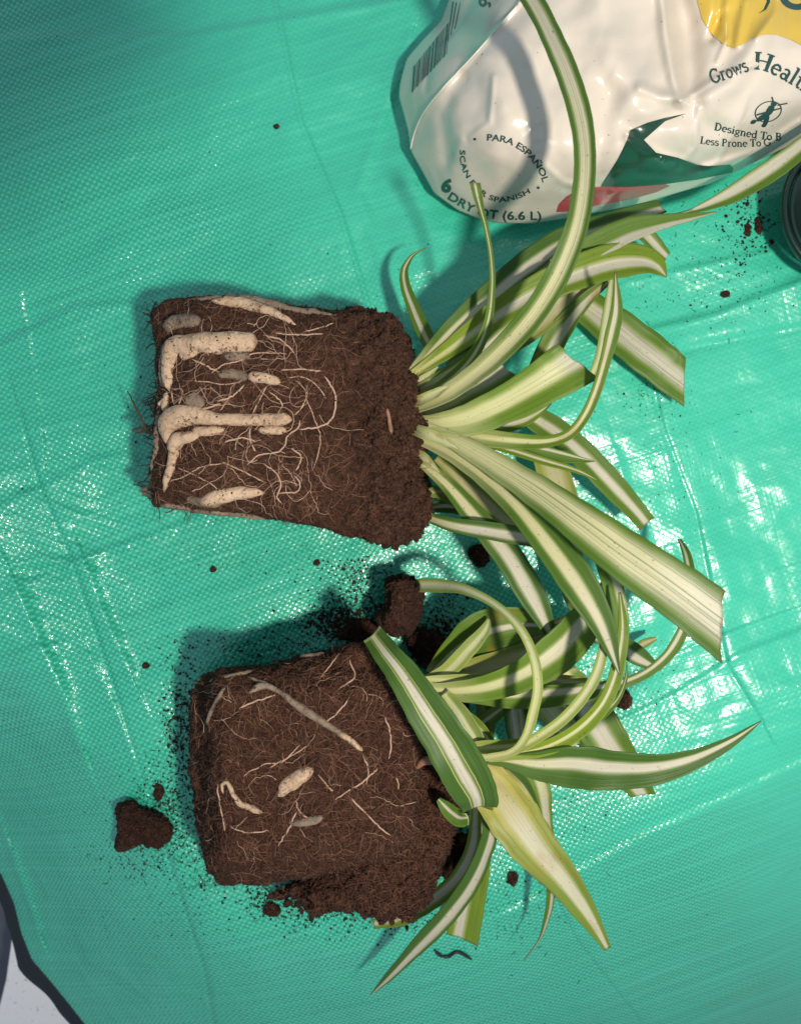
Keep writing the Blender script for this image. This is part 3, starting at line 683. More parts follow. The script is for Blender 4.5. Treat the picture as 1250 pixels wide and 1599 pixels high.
fringe(B2, 478, 1190, 460, 10, 26, 180, FIB2, ball2)
fringe(lo, 610, 1340, 620, 8, 26, 110, FIB2, ball2)
vs = []; fs = []; RL = radial(lo, 610, 1340, 360)
for k in range(700):     # crumbs that make the rim of the loose soil ragged
    an = random.uniform(0, 6.283); q = RL[int(math.degrees(an)) % 360]*random.gauss(1.02, .06); z = random.uniform(3, 60)
    lump(vs, fs, P(610+q*math.cos(an), 1340+q*math.sin(an), z), random.choice((1.5, 2.5, 4, 6)))
mesh('soil_grains', vs, fs, SOIL2, ball2, kind='stuff')
L = lambda *a, **k: leaf(p2, *a, **k)
L([(880, 1050, 50, 20), (912, 1100, 55, 32), (945, 1155, 58, 34), (975, 1200, 55, 27), (1003, 1242, 50, 18)], 'mid', .05, .4, .2, cut=-.5, ragged=.1, base=.03)
L([(735, 1142, 80, 7), (762, 1122, 85, 13), (795, 1098, 85, 9)], 'mid', 0, .2, .3, base=.02)
L([(750, 1085, 60, 10), (756, 1110, 62, 12), (760, 1140, 62, 12), (762, 1165, 60, 6)], 'olive', 0, .2, .3, base=.02)
L([(800, 1085, 80, 15), (806, 1115, 82, 19), (810, 1150, 80, 18), (815, 1180, 78, 10)], 'dark', 0, .55, .35, base=.02, lines=.7)
L([(838, 1082, 70, 22), (862, 1112, 72, 22), (882, 1142, 70, 18), (898, 1165, 66, 8)], 'pale', 0, .5, .3, base=.02, lines=.8)
L([(865, 1075, 62, 10), (885, 1110, 62, 12), (903, 1145, 60, 10), (920, 1175, 60, 2)], 'dark', 0, .3, .3, base=.02)
L([(822, 1190, 95, 14), (838, 1230, 100, 20), (846, 1270, 96, 15), (853, 1315, 90, 11), (859, 1365, 85, 7), (858, 1410, 72, 6), (850, 1445, 50, 4), (840, 1470, 30, 1.5), (818, 1500, 8, .6)], 'mid', -.4, .35, .3, base=.02)
L([(748, 1180, 100, 8), (752, 1290, 80, 16), (742, 1360, 65, 22), (730, 1420, 50, 25), (721, 1467, 35, 26)], 'bright', .25, .3, .15, cut=-.3, ragged=.06, base=.02)
L([(742, 1240, 110, 7), (738, 1320, 100, 11), (710, 1375, 85, 13), (665, 1412, 70, 14), (625, 1433, 55, 12), (582, 1443, 45, 8)], 'bright', 0, .45, .35, cut=0, base=.02)
L([(700, 1085, 100, 5), (760, 1040, 110, 12), (830, 1000, 118, 14), (880, 985, 118, 12), (930, 990, 112, 14), (970, 1008, 108, 16), (1000, 1027, 104, 14), (1032, 1046, 98, 2)], 'dark', .3, .4, .3, base=.02)
L([(960, 1030, 40, 3), (985, 1018, 45, 5), (1005, 1005, 45, 7), (1024, 997, 45, 3)], 'olive', 0, .4, .2, base=.02)
L([(670, 1052, 115, 7), (705, 1018, 128, 20), (750, 988, 138, 33), (800, 976, 138, 29), (840, 976, 128, 16), (868, 988, 118, 3)], 'mid', .1, .15, .35, base=.1, brown=.55)
L([(790, 1010, 120, 6), (820, 1003, 122, 12), (850, 985, 122, 12), (880, 965, 118, 3)], 'yellow', 0, .3, .3, base=.02, brown=.8, label='withered yellow leaf')
L([(656, 1064, 140, 4), (698, 1046, 150, 12), (728, 1016, 156, 13), (755, 985, 156, 9), (763, 966, 152, 2)], 'pale', .2, .3, .5, base=.3)
L([(660, 1062, 130, 7), (720, 1050, 140, 16), (775, 1035, 145, 19), (825, 1018, 145, 15), (868, 1000, 140, 2)], 'olive', .1, .5, .3, base=.3, brown=.25)
L([(690, 1086, 135, 6), (745, 1086, 148, 13), (800, 1088, 153, 18), (870, 1085, 158, 17), (930, 1076, 163, 12), (980, 1064, 168, 8), (1020, 1043, 175, 8), (1052, 1010, 180, 9), (1073, 962, 180, 9), (1078, 912, 165, 8), (1072, 868, 140, 7), (1060, 842, 110, 3)], 'mid', -.2, .35, .35, base=.08)
L([(800, 1062, 140, 4), (850, 1062, 143, 10), (900, 1066, 143, 10), (940, 1068, 140, 3)], 'yellow', .1, .35, .3, base=.02, brown=.4)
L([(655, 1072, 150, 6), (700, 1079, 165, 14), (755, 1074, 178, 20), (815, 1054, 188, 25), (868, 1018, 190, 32), (905, 978, 182, 29), (932, 935, 172, 15), (942, 908, 168, 2)], 'mid', .0, .32, .4, base=.3)
L([(655, 1060, 155, 3), (700, 1062, 160, 9), (760, 1062, 165, 10), (800, 1055, 168, 3)], 'pale', .1, .4, .3, base=.4)
L([(694, 1082, 170, 7), (718, 1113, 180, 13), (740, 1148, 184, 13), (756, 1172, 184, 6)], 'pale', .3, .35, .6, base=.05, lines=.6)
L([(715, 1105, 160, 5), (745, 1135, 165, 11), (770, 1165, 168, 6)], 'bright', 0, .25, .4, base=.05)
L([(705, 1172, 180, 6), (750, 1166, 192, 10), (800, 1163, 198, 9), (850, 1152, 196, 5), (872, 1145, 194, 1)], 'bright', .2, .35, .4, base=.5)
L([(750, 1183, 165, 5), (785, 1200, 170, 13), (815, 1226, 168, 12), (840, 1262, 160, 2)], 'dark', .2, .3, .4, base=.02)
L([(735, 1178, 175, 8), (757, 1212, 184, 29), (777, 1240, 184, 38), (800, 1274, 182, 41), (836, 1324, 178, 35), (880, 1377, 168, 27), (920, 1433, 155, 16), (948, 1482, 140, 6)], 'yellow', -.05, .40, .2, cut=.1, base=.1, tipgreen=True, wave=.5, brown=.25, label='yellowing leaf with a white middle')
L([(740, 1225, 150, 6), (764, 1285, 150, 12), (754, 1335, 142, 13), (730, 1385, 128, 15), (692, 1435, 110, 15), (647, 1482, 88, 12), (607, 1525, 60, 7), (578, 1554, 40, .6)], 'dark', -.35, .35, .35, base=.02)
L([(690, 1186, 200, 6), (740, 1183, 210, 8), (790, 1188, 218, 11), (840, 1195, 228, 23), (895, 1196, 238, 33), (955, 1201, 248, 31), (1020, 1200, 258, 25), (1080, 1186, 262, 16), (1140, 1158, 262, 9), (1188, 1126, 260, .6)], 'dark', -.05, .30, .4, base=.14)
L([(880, 1150, 200, 3), (912, 1134, 205, 6), (945, 1112, 210, 6), (966, 1088, 213, 4), (977, 1058, 215, 2.5), (978, 1034, 215, .6)], 'mid', 0, .2, .5, base=.02)
L([(735, 1186, 205, 5), (790, 1180, 220, 8), (850, 1168, 232, 12), (900, 1142, 242, 13), (937, 1105, 250, 12), (957, 1065, 254, 11), (967, 1022, 256, 10), (972, 978, 254, 8), (967, 925, 246, 2)], 'bright', 0, .22, .45, base=.25)
L([(730, 1184, 205, 5), (770, 1183, 214, 6), (815, 1165, 228, 8), (870, 1130, 244, 9), (908, 1090, 254, 9), (932, 1048, 260, 9), (943, 1000, 262, 6), (946, 960, 260, 2)], 'pale', 0, .4, .45, base=.3)
L([(725, 1183, 205, 5), (765, 1182, 216, 6), (800, 1173, 228, 6), (820, 1150, 242, 7), (832, 1112, 255, 8), (839, 1068, 262, 8), (831, 1021, 258, 7.5), (809, 978, 245, 7), (771, 943, 222, 6.5), (724, 920, 190, 8), (682, 914, 150, 11), (654, 914, 125, 10)], 'pale', 0, .5, .5, cut=0, base=.25)
# the folded one lying over the block
L([(730, 1278, 205, 9), (716, 1277, 198, 13), (698, 1263, 192, 11), (684, 1248, 190, 4)], 'mid', 0, .2, .5, base=.02)
L([(730, 1190, 195, 6), (745, 1215, 202, 18), (750, 1240, 208, 22), (746, 1256, 216, 24)], 'mid', 0, .3, .3, base=.02)
L([(581, 990, 228, 17), (603, 1020, 256, 21), (628, 1052, 270, 25), (662, 1104, 278, 31), (700, 1163, 278, 36), (728, 1212, 270, 37), (745, 1246, 252, 32), (748, 1262, 236, 27)], 'dark', .08, .22, .22, cut=-.1, pins=.34, base=.0, label='broad striped leaf folded back over the soil block')
for o in p2.children: keep(o, p2)
for o in ball2.children: o.matrix_parent_inverse = Matrix.Identity(4)

# ---------------------------------------------------------------- bag of potting mix
bag = empty('potting_mix_bag'); tag(bag, 'cream plastic potting mix bag with dark green print and yellow patch, lying on the tarp', 'bag')
BO = [(735, -140), (712, -40), (700, 2), (688, 32), (656, 66), (634, 92), (624, 130), (622, 150), (630, 178), (637, 205), (641, 236), (658, 266), (677, 301), (714, 328), (745, 341), (775, 348), (830, 349), (880, 341), (940, 330), (1000, 318), (1060, 300), (1110, 286), (1160, 262), (1205, 240), (1260, 214), (1340, 180), (1480, 60), (1480, -160), (1300, -260), (900, -260)]
SEAM = [(830, -30), (806, 10), (780, 40), (742, 84), (700, 128), (664, 172), (648, 205), (640, 238)]
def bag_relief(u, v):
    z = 15*nz(u/120, v/120, 5)+5.5*nz(u/46+v/90, v/60, 8)+1.0*nz(u/20, v/24, 2)
    d = seg_dist(u, v, SEAM); z += 5*math.exp(-(d/4)**2)-3*math.exp(-(d/22)**2)
    for pl, wd, h in [([(1030, -60), (1040, 60), (1052, 120), (1062, 156)], 10, 9), ([(1062, 156), (1030, 150), (1000, 138)], 10, 5), ([(1050, -60), (1072, 60), (1080, 160)], 22, -16),
                      ([(1075, 160), (1140, 130), (1200, 40), (1230, -40)], 18, 7), ([(985, 200), (1060, 178), (1120, 200)], 16, -6), ([(955, 150), (935, 200), (930, 300)], 22, -7), ([(760, 90), (790, 180), (770, 240)], 24, 6),
                      ([(700, 250), (690, 180), (720, 120)], 12, -5), ([(720, 220), (705, 260)], 8, 3), ([(1110, 60), (1125, 20), (1120, -60)], 7, -6), ([(1150, 70), (1165, 0)], 7, 5), ([(1250, 215), (1150, 250), (1060, 285), (960, 300)], 9, 6),
                      ([(1250, 190), (1180, 240), (1100, 262)], 7, 7), ([(980, 215), (1010, 240), (1060, 250)], 8, 5), ([(930, -40), (960, 90), (1000, 170)], 30, 9), ([(690, 60), (720, 30), (750, -20)], 9, -5), ([(1062, 158), (1120, 120), (1180, 100)], 5, 2.5), ([(1120, 95), (1135, 60), (1128, 10)], 4, 3), ([(1165, 150), (1150, 200), (1120, 250)], 5, 2.5), ([(1090, 170), (1084, 230), (1060, 262)], 5, 2.5), ([(840, 250), (880, 285), (940, 300)], 6, 2.5), ([(1180, 60), (1210, 20), (1215, -30)], 4, 2.5), ([(770, 120), (764, 190), (735, 215)], 5, 2), ([(1010, 225), (1050, 262), (1110, 268)], 4, 3), ([(1000, 270), (1080, 275), (1150, 250)], 4, 3), ([(650, 100), (640, 160), (648, 200)], 7, 4), ([(672, 90), (664, 140)], 5, -3)]:
        dd = abs(seg_dist(u, v, pl))
        if dd < wd*3: z += 1.5*h*math.exp(-(dd/wd)**2)
    return z
def build_bag():
    n, m = 420, 150; cx, cy = 960, 90; R = radial(BO, cx, cy, n); vs = []; uvp = []
    for j in range(-6, m+1):
        if j < 0:      # the underside, down to the tarp
            t = 1-.03*(-j)*.6; z = 44*(1+j/6.0)
            z = 44*(6+j)/6.0+3; f = 1-.012*(-j)
        else:
            tt = j/m; f = 1-tt; z = 47+185*(1-(1-min(1, tt*1.5))**2.6)
        for i in range(n):
            a = 2*math.pi*i/n; r = R[i]*f; u, v = cx+r*math.cos(a), cy+r*math.sin(a)
            zz = z
            if j >= 0:
                k = smooth(0, .12, j/m); zz += k*bag_relief(u, v)
                d = seg_dist(u, v, SEAM)      # gusset falls away left of the seam
                if d > 0 and u < 860: zz -= min(d, 40)*.25*k
            uvp.append((u, v)); vs.append(P(u, v, zz))
    rows = m+7; A = []; B = []
    for j in range(rows-1):
        for i in range(n):
            a = j*n+i; b = j*n+(i+1) % n; f = (a, b, b+n, a+n)
            u, v = uvp[a]; side = (u < 860 and v < 245 and seg_dist(u, v, SEAM) > 0)
            (B if side else A).append(f)
    return vs, A, B
def mat_plastic(name, c, rough=.21, spec=.5):
    m = M(name); tc = m.n('ShaderNodeTexCoord').outputs['Object']
    n = m.noise(tc, 25, 3); cc = m.mix(n, (*[x*.93 for x in c], 1), (*[min(1, x*1.05) for x in c], 1))
    sp = m.ramp(m.noise(tc, 500, 2), [(.735, g(0)), (.77, g(.8))])
    cc = m.mix(sp, cc, (.07, .04, .03, 1))
    m.l(cc, m.b.inputs['Base Color']); m.b.inputs['Roughness'].default_value = rough; m.b.inputs['Specular IOR Level'].default_value = spec
    m.b.inputs['Coat Weight'].default_value = .4; m.b.inputs['Coat Roughness'].default_value = .08
    b = m.bump(m.noise(tc, 45, 2, .4, 1.0), .3, .0018); b = m.bump(m.noise(tc, 400, 2), .1, .0004, b); m.l(b, m.b.inputs['Normal'])
    return m.m
bv, bA, bB = build_bag(); bvhB = BVHTree.FromPolygons(bv, bA+bB)
CREAM = mat_plastic('cream_film', (.64, .56, .47)); CREAM_BOUNCE = mat_plastic('cream_green_bounce_film', (.54, .53, .43))  # side film: same cream, with the tarp's green reflection painted into its colour
mesh('front_panel', bv, bA, CREAM, bag); mesh('side_gusset', bv, bB, CREAM_BOUNCE, bag)
INK = mat_plastic('dark_green_ink', (.012, .055, .05), .35); GREENP = mat_plastic('leaf_green_print', (.006, .042, .022), .3); REDP = mat_plastic('red_print', (.42, .035, .055), .3)
YEL = mat_plastic('yellow_print', (.62, .42, .06), .3); BLK = mat_plastic('black_ink', (.03, .055, .055), .35)
OFF = [0]
def drape(name, tris2d, pts2d, mat, off=.7, kind=None):
    OFF[0] += 1; vs = []; ok = []
    for u, v in pts2d:
        p, n_ = hit(bvhB, u, v)
        if p is None: ok.append(False); vs.append(Vector((0, 0, 0)))
        else: ok.append(True); vs.append(p+(CAMP-p).normalized()*((off+.012*OFF[0] % .3)*S))
    fs = [f for f in tris2d if all(ok[i] for i in f)]
    used = sorted({i for f in fs for i in f}); mp = {a: b for b, a in enumerate(used)}
    return mesh(name, [vs[i] for i in used], [tuple(mp[i] for i in f) for f in fs], mat, bag)
def patch(name, poly, mat, step=7, off=.5):
    step = min(step, 5); off += .9
    xs = [p[0] for p in poly]; ys = [p[1] for p in poly]; n = len(poly)
    dense = []
    for i in range(n):
        a, b = poly[i], poly[(i+1) % n]; k = max(1, int(math.hypot(a[0]-b[0], a[1]-b[1])/step))
        dense += [(a[0]+(b[0]-a[0])*j/k, a[1]+(b[1]-a[1])*j/k) for j in range(k)]
    N = len(dense); pts = [Vector(p) for p in dense]; edges = [(i, (i+1) % N) for i in range(N)]
    y = min(ys)
    while y < max(ys):
        x = min(xs)
        while x < max(xs): 
            pts.append(Vector((x+.37, y+.21))); x += step
        y += step
    r = delaunay_2d_cdt(pts, edges, [list(range(N))], 1, 1e-5)
    return drape(name, [tuple(f) for f in r[2]], [tuple(v) for v in r[0]], mat, off)
class Path:
    def __init__(s, pts):
        s.p = catmull(pts, 8); s.d = [0]
        for a, b in zip(s.p[:-1], s.p[1:]): s.d.append(s.d[-1]+math.hypot(b[0]-a[0], b[1]-a[1]))
    def at(s, x, h):
        x = min(max(x, 0), s.d[-1]-1e-6)
        for i in range(len(s.d)-1):
            if s.d[i] <= x <= s.d[i+1]: break
        a, b = s.p[i], s.p[i+1]; L_ = s.d[i+1]-s.d[i]; t = (x-s.d[i])/L_; dx, dy = (b[0]-a[0])/L_, (b[1]-a[1])/L_
        return (a[0]+(b[0]-a[0])*t+dy*h, a[1]+(b[1]-a[1])*t-dx*h)
def text(string, path, height, mat, bold=0.0, length=None, shear=0.0, name='lettering'):
    cu = bpy.data.curves.new('t', 'FONT'); cu.body = string; cu.size = 1; cu.resolution_u = 3; cu.offset = bold
    o = bpy.data.objects.new('t', cu); col.objects.link(o)
    dg = bpy.context.evaluated_depsgraph_get(); dg.update(); me = o.evaluated_get(dg).to_mesh()
    vs = [(v.co.x+shear*v.co.y, v.co.y) for v in me.vertices]; fs = [tuple(p.vertices) for p in me.polygons]
    o.evaluated_get(dg).to_mesh_clear(); bpy.data.objects.remove(o); bpy.data.curves.remove(cu)
    x0 = min(v[0] for v in vs); x1 = max(v[0] for v in vs); pa = Path(path); Lp = length or pa.d[-1]
    kx = Lp/(x1-x0); ky = height/.73
    return drape(name, fs, [pa.at((x-x0)*kx, y*ky) for x, y in vs], mat, 1.5)
# slab-serif strokes: cap 1.0, x-height .66
def arc(cx, cy, rx, ry, a0, a1, n=9): return [(cx+rx*math.cos(math.radians(a0+(a1-a0)*i/n)), cy+ry*math.sin(math.radians(a0+(a1-a0)*i/n))) for i in range(n+1)]
B_, T_ = .17, .08
def ser(x, y, w_=.15): return ([(x-w_, y), (x+w_, y)], T_)
GL = {
 'G': (.86, [(arc(.42, .5, .36, .46, 50, 310), .14), ([(.72, .42), (.72, .12)], B_), ([(.55, .43), (.84, .43)], T_), ([(.70, .96), (.70, .72)], T_)]),
 'H': (.92, [([(.2, .04), (.2, .96)], B_), ([(.72, .04), (.72, .96)], B_), ([(.2, .52), (.72, .52)], T_), ser(.2, .04), ser(.2, .96), ser(.72, .04), ser(.72, .96)]),
 'D': (.86, [([(.2, .04), (.2, .96)], B_), (arc(.3, .5, .42, .46, -90, 90), .14), ([(.05, .04), (.3, .04)], T_), ([(.05, .96), (.3, .96)], T_)]),
 'P': (.74, [([(.2, .04), (.2, .96)], B_), (arc(.3, .72, .3, .24, -90, 90), .12), ([(.05, .96), (.3, .96)], T_), ([(.2, .48), (.3, .48)], T_), ser(.2, .04)]),
 'L': (.70, [([(.2, .04), (.2, .96)], B_), ([(.05, .04), (.62, .04)], T_), ([(.62, .04), (.62, .26)], T_), ser(.2, .96)]),
 'T': (.74, [([(.36, .04), (.36, .96)], B_), ([(.04, .96), (.68, .96)], T_), ([(.04, .96), (.04, .74)], T_), ([(.68, .96), (.68, .74)], T_), ser(.36, .04)]),
 'B': (.78, [([(.2, .04), (.2, .96)], B_), (arc(.32, .74, .26, .22, -90, 90), .12), (arc(.32, .28, .32, .24, -90, 90), .13), ([(.05, .96), (.32, .96)], T_), ([(.05, .04), (.32, .04)], T_), ([(.2, .51), (.32, .51)], T_)]),
 'r': (.50, [([(.16, .04), (.16, .64)], .14), (arc(.34, .44, .17, .18, 170, 50), .1), ser(.16, .04, .13), ([(.03, .63), (.16, .63)], T_)]),
 'o': (.62, [(arc(.3, .33, .23, .29, 0, 360, 14), .13)]),
 'w': (.88, [([(.08, .64), (.25, .04), (.42, .62)], .11), ([(.42, .62), (.60, .04), (.78, .64)], .11), ser(.08, .64, .1), ser(.78, .64, .1)]),
 's': (.50, [(arc(.24, .48, .16, .15, 30, 250), .11), (arc(.24, .19, .18, .16, 100, -150), .12)]),
 'e': (.60, [(arc(.3, .33, .23, .29, 0, 310), .13), ([(.1, .36), (.52, .36)], T_)]),
 'a': (.62, [(arc(.24, .19, .16, .15, 0, 360, 12), .11), ([(.44, .5), (.44, .06), (.56, .04)], .13), (arc(.28, .47, .16, .15, 0, 150), .11)]),
 'l': (.34, [([(.16, .04), (.16, 1.0)], .14), ser(.16, .04, .13), ([(.02, .98), (.16, .98)], T_)]),
 't': (.42, [([(.2, .86), (.2, .14), (.27, .05), (.38, .08)], .13), ([(.03, .62), (.38, .62)], T_)]),
 'h': (.68, [([(.15, .04), (.15, 1.0)], .14), (arc(.34, .42, .17, .2, 170, 0), .11), ([(.51, .44), (.51, .04)], .14), ser(.15, .04, .12), ser(.51, .04, .12), ([(.02, .98), (.15, .98)], T_)]),
 'n': (.68, [([(.15, .04), (.15, .64)], .14), (arc(.34, .42, .17, .2, 170, 0), .11), ([(.51, .44), (.51, .04)], .14), ser(.15, .04, .12), ser(.51, .04, .12), ([(.02, .63), (.15, .63)], T_)]),
 'i': (.34, [([(.16, .04), (.16, .64)], .14), ser(.16, .04, .13), ([(.02, .63), (.16, .63)], T_), ([(.16, .82), (.16, .95)], .14)]),
 'g': (.60, [(arc(.27, .40, .18, .2, 0, 360, 12), .11), (arc(.28, -.08, .22, .15, 0, 360, 12), .09), ([(.16, .22), (.18, .1), (.38, .07)], .09), ([(.42, .56), (.56, .62)], .09)]),
 'd': (.66, [(arc(.27, .33, .2, .29, 0, 360, 12), .12), ([(.48, 1.0), (.48, .06), (.6, .04)], .14), ([(.34, .98), (.48, .98)], T_)]),
 ' ': (.30, []) }
def slab_text(string, path, height, mat, length=None, name='lettering'):
    x = 0; strokes = []
    for ch in string:
        adv, st = GL[ch]
        for pl, wd in st: strokes.append(([(a+x, b) for a, b in pl], wd))
        x += adv
    pa = Path(path); kx = (length or pa.d[-1])/x; V = []; F = []
    for pl, wd in strokes:
        q = []
        for a, b in zip(pl[:-1], pl[1:]):
            q += [a, ((a[0]+b[0])/2, (a[1]+b[1])/2)] if math.hypot(a[0]-b[0], a[1]-b[1]) > .2 else [a]
        q.append(pl[-1]); b0 = len(V); n = len(q)
        for i in range(n):
            ax, ay = q[max(i-1, 0)]; bx, by = q[min(i+1, n-1)]
            L_ = math.hypot(bx-ax, by-ay) or 1; nx, ny = -(by-ay)/L_*wd/2, (bx-ax)/L_*wd/2
            V += [(q[i][0]+nx, q[i][1]+ny), (q[i][0]-nx, q[i][1]-ny)]
        for i in range(n-1): F.append((b0+2*i, b0+2*i+1, b0+2*i+3, b0+2*i+2))
    return drape(name, F, [pa.at(a*kx, b*height) for a, b in V], mat, 1.5)
patch('yellow_patch', [(1080, -60), (1088, 0), (1096, 30), (1110, 52), (1128, 68), (1146, 75), (1160, 68), (1176, 58), (1196, 53), (1214, 54), (1236, 62), (1262, 76), (1300, 90), (1330, 60), (1330, -60)], YEL)
patch('printed_foliage', [(1071, 177), (1037, 184), (1012, 191), (984, 203), (978, 222), (965, 248), (938, 291), (980, 292), (1034, 288), (1090, 280), (1148, 268), (1140, 257), (1107, 259), (1088, 257), (1058, 246), (1024, 238), (1005, 218), (1022, 203), (1038, 189)], GREENP, 6, 1.7)
patch('red_flower_print', [(868, 331), (872, 319), (884, 307), (900, 298), (925, 292), (955, 291), (990, 287), (1030, 285), (1046, 290), (1024, 300), (985, 311), (935, 320), (890, 330)], REDP, 6, .6)
slab_text('Grows', [(1112, 131), (1130, 125), (1150, 118), (1176, 108)], 23, INK, length=62)
slab_text('Healthier', [(1176, 108), (1192, 110), (1212, 119), (1232, 130), (1262, 149), (1310, 178)], 28, INK, length=136)
slab_text('Designed To B', [(1114, 203), (1135, 207), (1158, 212), (1180, 216), (1205, 219), (1240, 220)], 12.5, INK, length=108)
slab_text('Less Prone To G', [(1092, 224), (1115, 227), (1140, 229), (1165, 229), (1195, 228), (1230, 226)], 12, INK, length=112)
text('PARA ESPAÑOL', [(760, 219), (775, 220), (790, 223), (805, 230), (820, 241), (833, 256), (842, 270), (847, 285)], 10.5, INK, .015)
text('SCAN FOR SPANISH', [(718, 234), (718, 250), (722, 266), (730, 281), (742, 296), (757, 308), (775, 315), (795, 314), (812, 309), (828, 301)], 8.5, INK, .012)
for (u, v) in ((741, 217), (840, 293)): patch('lettering', [(u+2.2*math.cos(k), v+2.2*math.sin(k)) for k in (0, .8, 1.6, 2.4, 3.1, 3.9, 4.7, 5.5)], INK, 5, .9)
text('6', [(687, 297), (709, 303)], 21, INK, .05, length=16)
text('DRY QT (6.6 L)', [(698, 310), (712, 319), (728, 328), (746, 336), (768, 341), (800, 343), (845, 343)], 13.5, INK, .02)
text('o,', [(748, 10), (766, 6)], 20, BLK, .03)
for k in range(22):    # bar code on the gusset
    t = k/21; wd = random.choice((.8, 1.2, 2.0)); a = (645+(702-645)*t, 103+(31-103)*t); b = (642+(696-642)*t, 144+(84-144)*t)
    patch('barcode_bar', [a, (a[0]+wd, a[1]-wd*.6), (b[0]+wd, b[1]-wd*.6), b], BLK, 8, .8)
for k, x in enumerate((706, 711, 717)): patch('barcode_bar', [(x, 2+k*2), (x+1.6, 2), (x-7, 62-k*9), (x-8.6, 63-k*9)], BLK, 8, .8)
def ring(cx, cy, rx, ry, rot, w_, n=32):
    V = []; F = []; c, s_ = math.cos(rot), math.sin(rot)
    for i in range(n):
        a = 2*math.pi*i/n
        for q in (1, 1-w_/rx):
            x, y = rx*q*math.cos(a), ry*q*math.sin(a); V.append((cx+x*c-y*s_, cy+x*s_+y*c))
    for i in range(n): j = (i+1) % n; F.append((2*i, 2*i+1, 2*j+1, 2*j))
    return F, V
em = ring(1199, 174, 22, 16, -.35, 2.0); drape('emblem_ring', em[0], em[1], INK, .9)
ell = lambda cx, cy, a, b, r: [(cx+a*math.cos(t)*math.cos(r)-b*math.sin(t)*math.sin(r), cy+a*math.cos(t)*math.sin(r)+b*math.sin(t)*math.cos(r)) for t in [i*.5236 for i in range(12)]]
for a in ((1202, 172, 10, 5, -1.0), (1208, 162, 4.5, 4, 0), (1192, 182, 13, 4, -.55), (1196, 188, 11, 3.6, -1.25), (1176, 190, 5, 3, -.5), (1192, 196, 3.5, 2.5, 0)): patch('emblem_insect', ell(*a), INK, 5, .9+.02*a[2])
for q in ([(1181, 178), (1218, 168), (1218, 170), (1181, 180.5)], [(1206, 158), (1204, 151), (1206, 151), (1208, 158)], [(1214, 163), (1229, 160), (1229, 162), (1214, 165)]): patch('emblem_insect', q, INK, 6, 1.25)
em = ring(1243, -8, 27, 23, .1, 11); drape('big_letter', em[0], em[1], INK, 2.4)
patch('swoosh_print', [(1183, 21), (1192, 14), (1197, 2), (1196, -20), (1200, -20), (1202, 2), (1196, 14)], INK, 6, 1.6)
# clear folded film along the lower hem
def mat_film():
    m = M('clear_film'); m.b.inputs['Base Color'].default_value = (.75, .9, .85, 1); m.b.inputs['Roughness'].default_value = .12
    tr = m.n('ShaderNodeBsdfTransparent'); tr.inputs[0].default_value = (.86, .95, .92, 1); mx = m.n('ShaderNodeMixShader')
    tc = m.n('ShaderNodeTexCoord').outputs['Object']
    m.l(m.ramp(m.noise(tc, 90, 2, .5, 1), [(.35, g(.15)), (.7, g(.45))]), mx.inputs[0]); m.l(tr.outputs[0], mx.inputs[1]); m.l(m.b.outputs[0], mx.inputs[2]); m.l(mx.outputs[0], m.out.inputs[0])
    m.l(m.bump(m.noise(tc, 150, 2, .5, 2), .8, .003), m.b.inputs['Normal']); return m.m
fv = []; ff = []; NF = 60
for i in range(NF+1):
    t = i/NF; u = 935+(1225-935)*t; v0 = 300-78*t**1.25+ (1-t)*4; 
    for j in range(9):
        q = j/8; fv.append(P(u+4*q, v0+q*(18+7*math.sin(t*9))*(math.sin(math.pi*min(1, t*1.05))**.5), 78-q*42+5*math.sin(t*26+q*3)))
for i in range(NF):
    for j in range(8):
        a = i*9+j; ff.append((a, a+1, a+10, a+9))
mesh('clear_hem', fv, ff, mat_film(), bag)
# raised weld line on the seam
vs = []; fs = []; cp = catmull([(a, b, 1.3) for a, b in SEAM[1:]], 8); pts = []
for a, b, r in cp:
    p, n_ = hit(bvhB, a, b)
    if p is not None: pts.append(p+n_*.5*S)
tube(pts, [1.2*S]*len(pts), 6, vs, fs); mesh('weld_seam', vs, fs, mat_plastic('seam_film', (.70, .64, .52)), bag)

# ---------------------------------------------------------------- nursery pot at the right edge
def lathe(name, prof, cx, cy, mat, parent, n=96):
    """prof (r px, z px); axis upright at ground px (cx, cy)"""
    vs = []; fs = []; c = P(cx, cy, 0)
    for r, z in prof:
        for i in range(n):
            a = 2*math.pi*i/n; vs.append(Vector((c.x+r*S*math.cos(a), c.y+r*S*math.sin(a), z*S)))
    for j in range(len(prof)-1):
        for i in range(n):
            a = j*n+i; b = j*n+(i+1) % n; fs.append((a, b, b+n, a+n))
    return mesh(name, vs, fs, mat, parent)
pot = empty('nursery_pot'); tag(pot, 'dark green round plastic nursery pot, cut off by the right edge of the photo', 'pot')
pot.location.z = (tarp_z(1291, 356)+12)*S
PM = mat_plain('dark_green_plastic', (.005, .016, .013), .35, .3, 90, .15, .5)
lathe('pot_body', [(70, 2), (76, 0), (98, 58), (100, 60), (94, 60), (70, 8), (0, 8)], 1291, 356, PM, pot)
lathe('rim', [(98, 50), (109, 50), (111, 53), (112, 62), (110, 65), (107, 65), (104, 62), (99, 54)], 1291, 356, PM, pot)

